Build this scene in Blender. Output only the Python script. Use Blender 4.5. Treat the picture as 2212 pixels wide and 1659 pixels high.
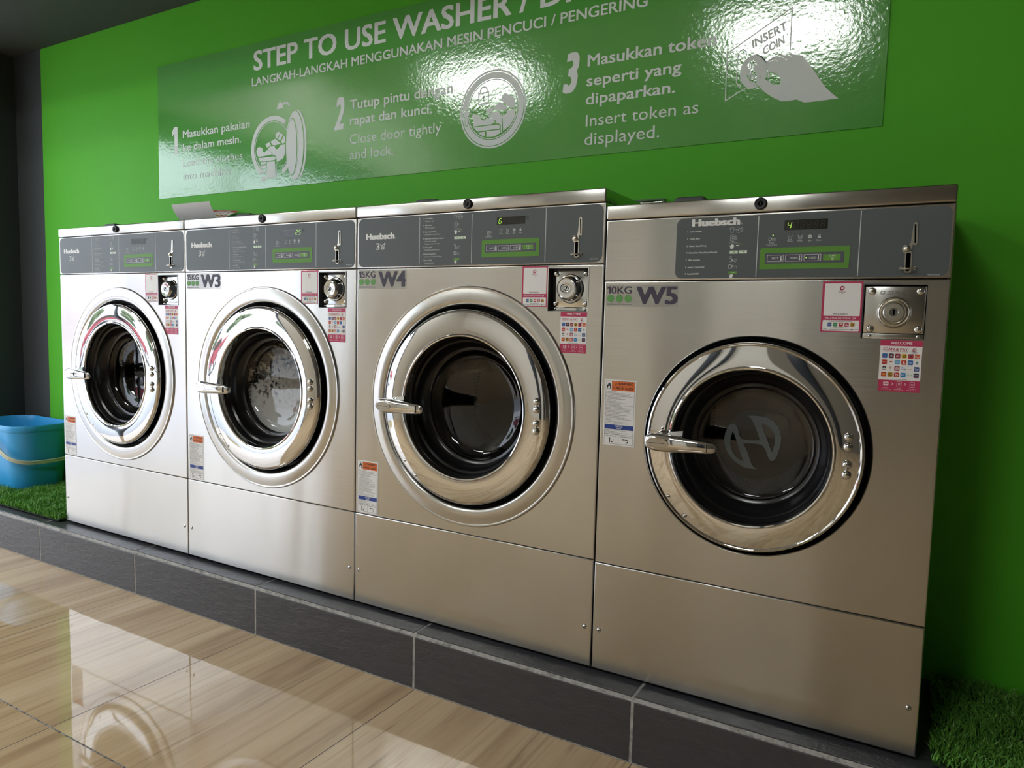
import bpy, bmesh, math, random
from mathutils import Vector, Matrix
from mathutils.geometry import tessellate_polygon
import numpy as np

for _o in list(bpy.data.objects):
    bpy.data.objects.remove(_o, do_unlink=True)
SC = bpy.context.scene
COL = SC.collection
ZB = 0.158            # top of the plinth above the shop floor

# ------------------------------------------------------------------ camera
CAM = (2.8741, -1.5409, 0.8129 + ZB)
def cam_axes(yaw, pit, rol):
    cy, sy, cp, sp = math.cos(yaw), math.sin(yaw), math.cos(pit), math.sin(pit)
    f = Vector((sy*cp, cy*cp, sp)); r = Vector((cy, -sy, 0)); u = r.cross(f)
    c, s = math.cos(rol), math.sin(rol)
    return r*c + u*s, u*c - r*s, f
_r, _u, _f = cam_axes(-0.5227, -0.0840, 0.0253)
cd = bpy.data.cameras.new('camera'); cam = bpy.data.objects.new('camera', cd); COL.objects.link(cam)
cd.sensor_width = 36; cd.lens = 36*1568.12/2212; cd.clip_start = 0.02; cd.clip_end = 200
M = Matrix.Identity(4)
for i in range(3):
    M[i][0], M[i][1], M[i][2], M[i][3] = _r[i], _u[i], -_f[i], CAM[i]
cam.matrix_world = M
SC.camera = cam

# ------------------------------------------------------------------ world, exposure
w = bpy.data.worlds.new('sky'); SC.world = w; w.use_nodes = True
nt = w.node_tree; nt.nodes.clear()
_o = nt.nodes.new('ShaderNodeOutputWorld'); _b = nt.nodes.new('ShaderNodeBackground')
_b.inputs[0].default_value = (0.80, 0.88, 1.0, 1); _b.inputs[1].default_value = 2.15
nt.links.new(_b.outputs[0], _o.inputs[0])
sd = bpy.data.lights.new('sun', 'SUN'); sd.energy = 5.5; sd.angle = .01; sd.color = (1, .98, .96)
so = bpy.data.objects.new('sun', sd); COL.objects.link(so); so.rotation_euler = (math.radians(8), math.radians(34), 0)
SC.view_settings.view_transform = 'Standard'
SC.view_settings.look = 'None'
SC.view_settings.exposure = 0.97
SC.view_settings.gamma = 1
SC.view_settings.use_curve_mapping = False
SC.cycles.caustics_reflective = False
SC.cycles.caustics_refractive = False
SC.cycles.sample_clamp_indirect = 6
SC.cycles.max_bounces = 8
SC.cycles.use_denoising = True

# ------------------------------------------------------------------ materials
MATS = {}
def srgb(r, g, b):
    return tuple(((c/255)/12.92 if c/255 <= .04045 else ((c/255+.055)/1.055)**2.4) for c in (r, g, b))
def new_mat(name):
    m = bpy.data.materials.new(name); m.use_nodes = True
    MATS[name] = m
    return m, m.node_tree, m.node_tree.nodes['Principled BSDF']
def mat(name, col, rough=.5, metal=0, spec=.5, emit=None, es=1.0, coat=0):
    m, nt, b = new_mat(name)
    b.inputs['Base Color'].default_value = (*col, 1)
    b.inputs['Roughness'].default_value = rough
    b.inputs['Metallic'].default_value = metal
    b.inputs['Specular IOR Level'].default_value = spec
    b.inputs['Coat Weight'].default_value = coat
    if emit:
        b.inputs['Emission Color'].default_value = (*emit, 1); b.inputs['Emission Strength'].default_value = es
    return m
class NT:
    def __init__(s, nt): s.nt = nt
    def n(s, typ, **kw):
        nd = s.nt.nodes.new(typ)
        for k, v in kw.items():
            if k.startswith('i_'):
                nd.inputs[int(k[2:]) if k[2:].isdigit() else k[2:].replace('_', ' ')].default_value = v
            else: setattr(nd, k, v)
        return nd
    def l(s, a, b): s.nt.links.new(a, b)
    def math(s, op, a, b=None, c=None):
        nd = s.nt.nodes.new('ShaderNodeMath'); nd.operation = op
        for i, v in enumerate((a, b, c)):
            if v is None: continue
            if isinstance(v, (int, float)): nd.inputs[i].default_value = v
            else: s.l(v, nd.inputs[i])
        return nd.outputs[0]
    def mapping(s, scale=(1,1,1), rot=(0,0,0), src='Object'):
        tc = s.n('ShaderNodeTexCoord') if src == 'Object' else s.n('ShaderNodeNewGeometry'); mp = s.n('ShaderNodeMapping')
        mp.inputs['Scale'].default_value = scale; mp.inputs['Rotation'].default_value = rot
        s.l(tc.outputs[src], mp.inputs[0]); return mp.outputs[0]
    def noise(s, vec, scale=5, detail=3, rough=.5, dist=0, dims='3D'):
        nd = s.n('ShaderNodeTexNoise'); nd.noise_dimensions = dims
        nd.inputs['Scale'].default_value = scale; nd.inputs['Detail'].default_value = detail
        nd.inputs['Roughness'].default_value = rough; nd.inputs['Distortion'].default_value = dist
        s.l(vec, nd.inputs['Vector']); return nd
    def ramp(s, fac, stops):
        nd = s.n('ShaderNodeValToRGB'); cr = nd.color_ramp
        while len(cr.elements) < len(stops): cr.elements.new(.5)
        for e, (p, c) in zip(cr.elements, stops):
            e.position = p; e.color = (*c, 1) if len(c) == 3 else c
        s.l(fac, nd.inputs[0]); return nd.outputs[0]
    def bump(s, h, strength=.2, dist=.002, normal=None):
        nd = s.n('ShaderNodeBump'); nd.inputs['Strength'].default_value = strength; nd.inputs['Distance'].default_value = dist
        s.l(h, nd.inputs['Height'])
        if normal is not None: s.l(normal, nd.inputs['Normal'])
        return nd.outputs[0]
    def mix(s, fac, a, b):
        nd = s.n('ShaderNodeMix'); nd.data_type = 'RGBA'
        for v, k in ((fac, 0), (a, 6), (b, 7)):
            if isinstance(v, (int, float)): nd.inputs[k].default_value = v
            elif isinstance(v, tuple): nd.inputs[k].default_value = (*v, 1)
            else: s.l(v, nd.inputs[k])
        return nd.outputs[2]

def steel(name, base, rough, aniso=.75, smear=True):
    m, nt, b = new_mat(name); g = NT(nt)
    b.inputs['Metallic'].default_value = 1
    v = g.mapping((1.5, 1, 60), src='Position'); br = g.noise(v, 4, 4, .6)
    v2 = g.mapping((1, 1, 1), src='Position'); big = g.noise(v2, 3.2, 3, .55)
    spots = g.noise(v2, 26, 4, .6)
    col = g.mix(g.math('MULTIPLY', big.outputs[0], .6), base, tuple(c*.86 for c in base))
    col = g.mix(g.ramp(spots.outputs[0], [(.60, (0,0,0)), (.75, (.22,.22,.22))]), col, tuple(c*.8 for c in base))
    g.l(col, b.inputs['Base Color'])
    r = g.math('ADD', g.math('MULTIPLY', br.outputs[0], .10), g.math('MULTIPLY', big.outputs[0], .10))
    g.l(g.math('ADD', r, rough - .10), b.inputs['Roughness'])
    b.inputs['Anisotropic'].default_value = aniso
    t = g.n('ShaderNodeCombineXYZ'); t.inputs[2].default_value = 1
    g.l(t.outputs[0], b.inputs['Tangent'])
    wav = g.noise(g.mapping((1.0, 1, .22), src='Position'), 4.2, 1.5, .45)
    n1 = g.bump(wav.outputs[0], .55, .012)
    g.l(g.bump(br.outputs[0], .03, .0003, n1), b.inputs['Normal'])
    return m
steel('brushed_steel', (.585, .574, .546), .24)
steel('brushed_steel_fine', (.57, .56, .533), .24, .3)
mat('chrome', (.66, .66, .655), .035, 1)
mat('disc_cream', (.85, .82, .66), .5)
mat('vent_frame', (.09, .17, .08), .6)
mat('zinc_chrome', (.64, .66, .66), .12, 1)
mat('nickel', (.66, .63, .56), .28, 1)
mat('black_rubber', (.010, .010, .011), .38)
mat('black_plastic', (.012, .012, .013), .45)
mat('gasket_black', (.008, .008, .009), .22)
mat('hole_black', (.002, .002, .002), .9, spec=0)
mat('grey_plastic', (.055, .06, .065), .5)
mat('panel_grey', srgb(84, 92, 95), .42)
mat('print_white', srgb(236, 240, 240), .55)
mat('print_light', srgb(205, 212, 212), .55)
mat('print_mint', srgb(222, 240, 222), .55)
mat('key_green', srgb(98, 158, 58), .5)
mat('label_green', srgb(92, 150, 52), .55)
mat('pad_slate', srgb(82, 84, 98), .45)
mat('window_dark', srgb(38, 38, 32), .15)
mat('segment_off', srgb(58, 56, 46), .4)
mat('led_green', (.2, .5, .05), .4, emit=(.50, .95, .10), es=.7)
mat('led_off', srgb(50, 52, 58), .4)
mat('paper_white', srgb(240, 241, 243), .5)
mat('paper_grey', srgb(205, 205, 203), .65)
mat('raspberry', srgb(190, 52, 96), .42)
mat('raspberry_dark', srgb(176, 44, 78), .42)
mat('orange_print', srgb(232, 118, 52), .5)
mat('blue_print', srgb(36, 68, 150), .5)
mat('ink_black', (.012, .012, .014), .6)
mat('ink_purple', srgb(66, 62, 82), .55)
mat('dot_green', srgb(98, 160, 88), .55)
for k, c in {'app_blue': (38,104,178), 'app_navy': (44,38,74), 'app_maroon': (150,44,68), 'app_yellow': (232,190,44), 'app_red': (196,52,44),
             'app_orange': (214,98,52), 'app_sky': (112,176,216), 'app_cyan': (40,140,200), 'app_gold': (190,142,34), 'app_green': (52,150,84),
             'app_dark': (34,40,48), 'app_slate': (50,86,150)}.items():
    mat(k, srgb(*c), .5)
mat('led_panel', (.9, .9, .9), .5, emit=(.97, 1.0, .97), es=13)
mat('charcoal_paint', (.036, .044, .048), .6)
mat('soffit_paint', (.050, .055, .053), .75)
mat('shade_taupe', (.20, .18, .15), .7)  # wall shade put into the colour, darkens what W5's steel reflects
mat('ceiling_paint', (.42, .41, .39), .8)
mat('white_paint', (.74, .72, .68), .7)
mat('frame_navy', (.02, .025, .035), .4)
mat('concrete', (.50, .51, .54), .85)
mat('bucket_mark', (.02, .12, .22), .5)
mat('bark', (.10, .07, .05), .9)
mat('mauve_film', (.5, .5, .5), .3)

def make_special():
    # translucent capacity label film
    m, nt, b = new_mat('clear_film'); g = NT(nt)
    b.inputs['Base Color'].default_value = (.55, .56, .53, 1); b.inputs['Roughness'].default_value = .3
    b.inputs['Alpha'].default_value = .34
    # door glass: reflective and see-through
    for name, tint in (('door_glass', (.88, .88, .88)), ):
        m, nt, b = new_mat(name); g = NT(nt); nt.nodes.remove(b)
        out = nt.nodes['Material Output']
        fr = g.n('ShaderNodeFresnel'); fr.inputs[0].default_value = 1.62
        tr = g.n('ShaderNodeBsdfTransparent'); tr.inputs[0].default_value = (*tint, 1)
        gl = g.n('ShaderNodeBsdfGlossy'); gl.inputs['Roughness'].default_value = .02
        mx = g.n('ShaderNodeMixShader'); g.l(fr.outputs[0], mx.inputs[0]); g.l(tr.outputs[0], mx.inputs[1]); g.l(gl.outputs[0], mx.inputs[2])
        g.l(mx.outputs[0], out.inputs[0])
    # perforated drum steel
    m, nt, b = new_mat('drum_steel'); g = NT(nt)
    b.inputs['Metallic'].default_value = 1; b.inputs['Roughness'].default_value = .33
    tc = g.n('ShaderNodeTexCoord'); sp = g.n('ShaderNodeSeparateXYZ'); g.l(tc.outputs['Object'], sp.inputs[0])
    ang = g.math('ARCTAN2', sp.outputs[2], sp.outputs[0])
    a = g.math('MULTIPLY', ang, 18); yy = g.math('MULTIPLY', sp.outputs[1], 95)
    row = g.math('FLOOR', yy); a2 = g.math('ADD', a, g.math('MULTIPLY', g.math('MODULO', row, 2), .5))
    fa = g.math('SUBTRACT', g.math('FRACT', a2), .5); fy = g.math('SUBTRACT', g.math('FRACT', yy), .5)
    d = g.math('SQRT', g.math('ADD', g.math('MULTIPLY', fa, fa), g.math('MULTIPLY', fy, fy)))
    hole = g.math('LESS_THAN', d, .27)
    g.l(g.mix(hole, (.085, .082, .078), (.004, .004, .004)), b.inputs['Base Color'])
    g.l(g.math('SUBTRACT', 1.0, hole), b.inputs['Metallic'])
    # soap suds pressed on the inside of the glass
    m, nt, b = new_mat('soap_suds'); g = NT(nt)
    tc = g.n('ShaderNodeTexCoord'); sp = g.n('ShaderNodeSeparateXYZ'); g.l(tc.outputs['Object'], sp.inputs[0])
    n1 = g.noise(tc.outputs['Object'], 20, 4, .65, .5); n2 = g.noise(tc.outputs['Object'], 95, 3, .6)
    vo = g.n('ShaderNodeTexVoronoi'); vo.inputs['Scale'].default_value = 75; g.l(tc.outputs['Object'], vo.inputs['Vector'])
    h = g.math('ADD', g.math('MULTIPLY', sp.outputs[2], -6.0), g.math('MULTIPLY', sp.outputs[0], 3.2))
    h = g.math('ADD', h, g.math('MULTIPLY', g.math('SUBTRACT', n1.outputs[0], .5), 2.4))
    h = g.math('ADD', h, g.math('MULTIPLY', g.math('SUBTRACT', n2.outputs[0], .5), 2.6))
    h = g.math('ADD', h, g.math('MULTIPLY', vo.outputs['Distance'], .5))
    al = g.ramp(g.math('ADD', h, .45), [(.16, (.03,.03,.03)), (.24, (.62,.62,.62)), (.50, (.88,.88,.88)), (.80, (1,1,1))])
    g.l(al, b.inputs['Alpha'])
    b.inputs['Base Color'].default_value = (.93, .95, .94, 1); b.inputs['Roughness'].default_value = .6
    # glossy bumpy laminate of the wall sign
    m, nt, b = new_mat('sign_film'); g = NT(nt)
    v = g.mapping(); a = g.noise(v, 26, 2, .5); c = g.noise(v, 110, 3, .55)
    b.inputs['Base Color'].default_value = (.100, .42, .070, 1)
    b.inputs['Roughness'].default_value = .09; b.inputs['Specular IOR Level'].default_value = 1.0; b.inputs['Coat Weight'].default_value = .4; b.inputs['Coat Roughness'].default_value = .08; b.inputs['Coat IOR'].default_value = 1.6
    n1 = g.bump(a.outputs[0], .10, .003); g.l((nb := g.bump(c.outputs[0], .17, .0016, n1)), b.inputs['Normal']); g.l(nb, b.inputs['Coat Normal'])
    m, nt, b = new_mat('sign_print'); g = NT(nt)
    b.inputs['Base Color'].default_value = (.80, .88, .85, 1); b.inputs['Roughness'].default_value = .55; b.inputs['Specular IOR Level'].default_value = .3
    # painted walls
    m, nt, b = new_mat('green_paint'); g = NT(nt)
    v = g.mapping(); a = g.noise(v, 90, 3, .6); bg = g.noise(v, 1.6, 3, .5)
    g.l(g.mix(bg.outputs[0], (.085, .46, .022), (.100, .50, .027)), b.inputs['Base Color'])
    b.inputs['Roughness'].default_value = .55; b.inputs['Specular IOR Level'].default_value = .2
    g.l(g.bump(a.outputs[0], .15, .0015), b.inputs['Normal'])
    # slate plinth tiles
    for name, rot in (('slate_tile', (0, .6, 0)),):
        m, nt, b = new_mat(name); g = NT(nt)
        v = g.mapping((9, 9, 26), rot); a = g.noise(v, 2.2, 6, .62, .6); f = g.noise(g.mapping(), 160, 3, .6)
        g.l(g.mix(a.outputs[0], (.036, .036, .041), (.062, .062, .069)), b.inputs['Base Color'])
        b.inputs['Roughness'].default_value = .36
        n1 = g.bump(a.outputs[0], .55, .006); g.l(g.bump(f.outputs[0], .25, .0015, n1), b.inputs['Normal'])
    m, nt, b = new_mat('grout'); g = NT(nt)
    a = g.noise(g.mapping((1, 1, 1)), 45, 5, .7)
    g.l(g.ramp(a.outputs[0], [(.3, (.13,.12,.11)), (.5, (.36,.35,.33)), (.75, (.50,.49,.47))]), b.inputs['Base Color'])
    b.inputs['Roughness'].default_value = .85; g.l(g.bump(a.outputs[0], .6, .003), b.inputs['Normal'])
    # wood-print floor tiles
    m, nt, b = new_mat('wood_tile'); g = NT(nt)
    tc = g.n('ShaderNodeTexCoord'); sp = g.n('ShaderNodeSeparateXYZ'); g.l(tc.outputs['Object'], sp.inputs[0])
    tx = g.math('DIVIDE', g.math('SUBTRACT', sp.outputs[0], .5395 - .605*20), .605)
    ty = g.math('DIVIDE', g.math('SUBTRACT', sp.outputs[1], -.662 - .6*20), .600)
    ix, iy = g.math('FLOOR', tx), g.math('FLOOR', ty)
    wid = g.math('ADD', g.math('MULTIPLY', ix, 3.17), g.math('MULTIPLY', iy, 7.31))
    def wood_noise(sx, sy, det, dist, off):
        cb = g.n('ShaderNodeCombineXYZ')
        g.l(g.math('MULTIPLY', sp.outputs[0], sx), cb.inputs[0]); g.l(g.math('MULTIPLY', sp.outputs[1], sy), cb.inputs[1])
        nd = g.n('ShaderNodeTexNoise'); nd.noise_dimensions = '4D'
        nd.inputs['Scale'].default_value = 1; nd.inputs['Detail'].default_value = det; nd.inputs['Roughness'].default_value = .58; nd.inputs['Distortion'].default_value = dist
        g.l(cb.outputs[0], nd.inputs['Vector']); g.l(g.math('ADD', wid, off), nd.inputs['W'])
        return nd.outputs[0]
    broad = wood_noise(9, .9, 3, .5, 0); streak = wood_noise(30, 1.5, 5, 1.1, 4.2); fine = wood_noise(240, 5, 3, 0, 9.1); vein = wood_noise(62, 1.1, 3, .7, 2.7)
    c = g.ramp(broad, [(.28, (.46, .305, .17)), (.45, (.64, .455, .27)), (.62, (.76, .565, .35)), (.8, (.84, .66, .44))])
    c = g.mix(g.ramp(streak, [(.30, (.85,.85,.85)), (.40, (.10,.10,.10)), (.55, (0,0,0))]), c, (.27, .17, .095))
    c = g.mix(g.math('MULTIPLY', fine, .22), c, (.42, .29, .17))
    c = g.mix(g.ramp(vein, [(.38, (.34,.34,.34)), (.46, (0,0,0)), (.60, (0,0,0)), (.72, (.22,.22,.22))]), c, g.mix(g.ramp(vein, [(.5, (0,0,0)), (.56, (1,1,1))]), (.36, .24, .13), (.86, .74, .56)))
    fx, fy = g.math('FRACT', tx), g.math('FRACT', ty)
    jx = g.math('LESS_THAN', g.math('SUBTRACT', .5, g.math('ABSOLUTE', g.math('SUBTRACT', fx, .5))), .0020)
    jn = g.noise(tc.outputs['Object'], 120, 2, .6)
    jy = g.math('LESS_THAN', g.math('SUBTRACT', .5, g.math('ABSOLUTE', g.math('SUBTRACT', fy, .5))), .0034)
    c = g.mix(jx, c, (.035, .028, .022))
    c = g.mix(jy, c, g.ramp(jn.outputs[0], [(.4, (.05,.045,.04)), (.6, (.36,.33,.29))]))
    g.l(c, b.inputs['Base Color'])
    b.inputs['Roughness'].default_value = .035; b.inputs['Specular IOR Level'].default_value = .62
    joint = g.math('MAXIMUM', jx, jy); g.l(g.math('ADD', g.math('MULTIPLY', joint, .5), .035), b.inputs['Roughness'])
    wv = g.noise(g.mapping((1, 1, 1)), 5.5, 2, .5); n1 = g.bump(wv.outputs[0], .10, .006)
    g.l(n1, b.inputs['Normal'])
    # blue bucket plastic, off-white handle, grass blades, tree leaves
    m, nt, b = new_mat('blue_plastic'); g = NT(nt)
    b.inputs['Base Color'].default_value = (.035, .36, .76, 1); b.inputs['Roughness'].default_value = .34
    mat('cream_plastic', (.52, .53, .42), .45)
    m, nt, b = new_mat('turf_blade'); g = NT(nt)
    oi = g.noise(g.mapping(), 210, 2, .5); bl = g.noise(g.mapping(), 14, 2, .5)
    c = g.ramp(oi.outputs[0], [(.30, (.055, .20, .030)), (.5, (.14, .38, .05)), (.68, (.32, .60, .10))])
    g.l(g.mix(g.math('MULTIPLY', bl.outputs[0], .45), c, (.07, .26, .03)), b.inputs['Base Color']); b.inputs['Roughness'].default_value = .5
    mat('turf_mat', (.012, .035, .008), .9)
    m, nt, b = new_mat('leaves'); g = NT(nt)
    a = g.noise(g.mapping(), 3, 4, .6); g.l(g.mix(a.outputs[0], (.035, .055, .025), (.09, .125, .06)), b.inputs['Base Color']); b.inputs['Roughness'].default_value = .7
make_special()

# ------------------------------------------------------------------ mesh builder
def area2(p): return sum(p[i][0]*p[(i+1) % len(p)][1]-p[(i+1) % len(p)][0]*p[i][1] for i in range(len(p)))/2
class MB:
    def __init__(s): s.v = []; s.f = []; s.m = []; s.mats = []
    def mi(s, m):
        if m not in s.mats: s.mats.append(m)
        return s.mats.index(m)
    def add(s, vs, fs, m):
        o = len(s.v); s.v += [tuple(p) for p in vs]; k = s.mi(m)
        for f in fs: s.f.append([i+o for i in f]); s.m.append(k)
    def flat(s, pts, y, m, holes=(), t=0):
        """polygon in the x-z plane facing -y at depth y; t = thickness behind it"""
        pts = list(pts)
        if area2(pts) < 0: pts.reverse()
        loops = [[Vector((a, b, 0)) for a, b in pts]] + [[Vector((a, b, 0)) for a, b in h] for h in holes]
        tri = tessellate_polygon(loops) if (holes or len(pts) > 4) else ([(0, 1, 2)] if len(pts) == 3 else [(0, 1, 2, 3)])
        fl = [p for lp in loops for p in lp]
        fs = []
        for tr in tri:
            q = [(fl[i].x, fl[i].y) for i in tr]
            fs.append(tr if area2(q) > 0 else tuple(reversed(tr)))
        s.add([(p.x, y, p.y) for p in fl], fs, m)
        if t:
            o = 0
            for k, lp in enumerate(loops):
                n = len(lp); q = [(p.x, p.y) for p in lp]
                if (area2(q) < 0) != (k > 0): lp = lp[::-1]
                vs = [(p.x, y, p.y) for p in lp] + [(p.x, y+t, p.y) for p in lp]
                s.add(vs, [(i, i+n, (i+1) % n+n, (i+1) % n) for i in range(n)], m)
    def rect(s, x0, z0, x1, z1, y, m, t=0): s.flat([(x0, z0), (x1, z0), (x1, z1), (x0, z1)], y, m, t=t)
    def rrect(s, x0, z0, x1, z1, r, y, m, t=0, holes=(), seg=5): s.flat(rr(x0, z0, x1, z1, r, seg), y, m, holes, t)
    def disc(s, cx, cz, r, y, m, n=24, rz=None, t=0): s.flat(ellipse(cx, cz, r, rz or r, n), y, m, t=t)
    def ringd(s, cx, cz, r0, r1, y, m, n=32, k=1.0): s.flat(ellipse(cx, cz, r1, r1*k, n), y, m, [ellipse(cx, cz, r0, r0*k, n)])
    def line(s, pts, wd, y, m, closed=False):
        n = len(pts)
        P = [Vector(p) for p in pts]; L = []; R = []
        for i in range(n):
            a = P[i-1] if (i or closed) else P[i]; c = P[(i+1) % n] if (i < n-1 or closed) else P[i]
            d1 = (P[i]-a); d2 = (c-P[i])
            if d1.length < 1e-9: d1 = d2
            if d2.length < 1e-9: d2 = d1
            d1 = d1.normalized(); d2 = d2.normalized()
            t = (d1+d2); t = t.normalized() if t.length > 1e-6 else d1
            nn = Vector((-t.y, t.x)); k = wd/2/max(.4, nn.dot(Vector((-d1.y, d1.x))))
            L.append(P[i]+nn*k); R.append(P[i]-nn*k)
        rng = range(n) if closed else range(n-1)
        for i in rng:
            j = (i+1) % n
            s.flat([R[i][:], R[j][:], L[j][:], L[i][:]], y, m)
    def box(s, lo, hi, m, bev=0, seg=2):
        bm = bmesh.new(); bmesh.ops.create_cube(bm, size=1)
        for v in bm.verts:
            v.co = Vector([(lo[i]+hi[i])/2 + v.co[i]*(hi[i]-lo[i]) for i in range(3)])
        if bev: bmesh.ops.bevel(bm, geom=bm.edges[:], offset=bev, segments=seg, affect='EDGES', profile=.5)
        s.bm(bm, m)
    def bm(s, bm, m):
        bm.verts.index_update()
        s.add([v.co[:] for v in bm.verts], [[v.index for v in f.verts] for f in bm.faces], m); bm.free()
    def lathe(s, prof, c, m, n=72, axis='y', cap0=False, cap1=False):
        """prof = [(r, h)...]; axis y: h along +y, axis z: h along +z. order so that normals face out of the travel's left"""
        vs = []; fs = []
        for r, h in prof:
            for i in range(n):
                a = 2*math.pi*i/n
                if axis == 'y': vs.append((c[0]+r*math.cos(a), c[1]+h, c[2]+r*math.sin(a)))
                else: vs.append((c[0]+r*math.cos(a), c[1]+r*math.sin(a), c[2]+h))
        for k in range(len(prof)-1):
            for i in range(n):
                j = (i+1) % n
                fs.append((k*n+i, k*n+j, (k+1)*n+j, (k+1)*n+i))
        if cap0: fs.append(tuple(range(n)))
        if cap1: fs.append(tuple((len(prof)-1)*n+i for i in range(n)))
        s.add(vs, fs, m)
    def loft(s, rings, m, cap=True):
        n = len(rings[0]); vs = [p for r in rings for p in r]; fs = []
        for k in range(len(rings)-1):
            for i in range(n):
                j = (i+1) % n; fs.append((k*n+i, k*n+j, (k+1)*n+j, (k+1)*n+i))
        if cap: fs += [tuple(range(n))[::-1], tuple((len(rings)-1)*n+i for i in range(n))]
        s.add(vs, fs, m)
    def tube(s, pts, r, m, n=10, flat=1.0, closed=False):
        P = [Vector(p) for p in pts]; rings = []; up = Vector((0, 0, 1))
        for i, p in enumerate(P):
            a = P[i-1] if (i or closed) else P[i]; b = P[(i+1) % len(P)] if (i < len(P)-1 or closed) else P[i]
            t = (b-a).normalized()
            x = t.cross(up)
            if x.length < 1e-4: x = t.cross(Vector((0, 1, 0)))
            x.normalize(); yv = x.cross(t).normalized()
            rings.append([p + x*(r*math.cos(2*math.pi*k/n)) + yv*(r*flat*math.sin(2*math.pi*k/n)) for k in range(n)])
        if closed: rings.append(rings[0])
        s.loft(rings, m, not closed)
    def dome(s, c, r, h, m, n=20, k=5):
        """rounded bolt head bulging towards -y"""
        prof = [(r*math.cos(a), -h*math.sin(a)) for a in [math.pi/2*i/k for i in range(k)]] + [(r*.02, -h)]
        s.lathe(prof, c, m, n, cap1=True)
    def text(s, st, x0, z0, cap, m, y, width=None, off=0.0, anchor='l', xv=None, uv=None, maxw=None):
        V, F, w_, c_ = glyphs(st, off if off >= .006 else 0)
        sz = cap/c_; sx = sz
        if width: sx = width/w_
        if maxw and sx*w_ > maxw: sx = maxw/w_
        dx = {'l': 0, 'c': -w_*sx/2, 'r': -w_*sx}[anchor]
        if xv is None: vs = [(x0+dx+a*sx, y-k, z0+b*sz) for a, b, k in V]
        else: vs = [(x0+xv[0]*a/w_+uv[0]*b/c_, y-k, z0+xv[1]*a/w_+uv[1]*b/c_) for a, b, k in V]
        s.add(vs, F, m)
    def mesh(s, name, smooth=True, angle=.6):
        me = bpy.data.meshes.new(name); me.from_pydata(s.v, [], s.f)
        for k in s.mats: me.materials.append(MATS[k])
        me.polygons.foreach_set('material_index', s.m)
        me.update()
        if smooth:
            me.polygons.foreach_set('use_smooth', [True]*len(me.polygons)); me.set_sharp_from_angle(angle=angle)
        return me
def recalc(me):
    bm = bmesh.new(); bm.from_mesh(me); bmesh.ops.recalc_face_normals(bm, faces=bm.faces); bm.to_mesh(me); bm.free(); return me
def rr(x0, z0, x1, z1, r, seg=5):
    out = []
    for cx, cz, a0 in ((x1-r, z1-r, 0), (x0+r, z1-r, 90), (x0+r, z0+r, 180), (x1-r, z0+r, 270)):
        for i in range(seg+1):
            a = math.radians(a0+90*i/seg); out.append((cx+r*math.cos(a), cz+r*math.sin(a)))
    return out
def ellipse(cx, cz, rx, rz, n=32): return [(cx+rx*math.cos(2*math.pi*i/n), cz+rz*math.sin(2*math.pi*i/n)) for i in range(n)]
GC = {}
def raw_glyphs(st, off):
    cu = bpy.data.curves.new('t', 'FONT'); cu.body = st; cu.size = 1; cu.resolution_u = 3; cu.offset = off
    ob = bpy.data.objects.new('t', cu); COL.objects.link(ob)
    dg = bpy.context.evaluated_depsgraph_get(); dg.update()
    me = ob.evaluated_get(dg).to_mesh()
    V = [(v.co.x, v.co.y) for v in me.vertices]; F = []
    for p in me.polygons:
        f = list(p.vertices); q = [V[i] for i in f]
        F.append(f if area2(q) > 0 else f[::-1])
    ob.evaluated_get(dg).to_mesh_clear()
    bpy.data.objects.remove(ob); bpy.data.curves.remove(cu)
    return V, F
def glyphs(st, off):
    """flat lettering outline; off thickens the strokes (em) by layering shifted copies"""
    if (st, off) not in GC:
        if '#cap' not in GC:
            V, F = raw_glyphs('H', 0); GC['#cap'] = (min(b for a, b in V), max(b for a, b in V))
        b0, b1 = GC['#cap']
        V0, F0 = raw_glyphs(st, 0)
        if off:
            V = []; F = []
            for dx, dy in ((-1, -.6), (-1, .6), (1, -.6), (1, .6), (0, 0)) if off < .03 else ((-1, -.4), (-1, .4), (1, -.4), (1, .4), (-.33, .4), (.33, -.4), (-.33, -.4), (.33, .4)):
                o = len(V); k = 1+o//max(1, len(V0)); V += [(a+dx*off, b+dy*off, k) for a, b in V0]; F += [[i+o for i in f] for f in F0]
            b0 -= .6*off if off < .03 else .4*off; b1 += .6*off if off < .03 else .4*off
        else: V, F = [(a, b, 1) for a, b in V0], F0
        x0 = min(v[0] for v in V); x1 = max(v[0] for v in V)
        GC[(st, off)] = ([(a-x0, b-b0, k*2.5e-5) for a, b, k in V], F, x1-x0, b1-b0)
    return GC[(st, off)]

# ------------------------------------------------------------------ object helpers
def link(name, data, parent=None, loc=None):
    o = bpy.data.objects.new(name, data); COL.objects.link(o)
    if parent: o.parent = parent
    if loc: o.location = loc
    return o
def tag(o, label=None, cat=None, group=None, kind=None):
    for k, v in (('label', label), ('category', cat), ('group', group), ('kind', kind)):
        if v: o[k] = v
    return o
def struct(name, mb, **kw): return tag(link(name, mb.mesh(name, **kw)), kind='structure')
CACHE = {}
def part(name, key, fn, parent, loc=None, label=None):
    k = (name, key)
    if k not in CACHE:
        mb = MB(); fn(mb); CACHE[k] = mb.mesh(name)
    o = link(name, CACHE[k], parent, loc)
    if label: o['label'] = label
    return o

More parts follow.
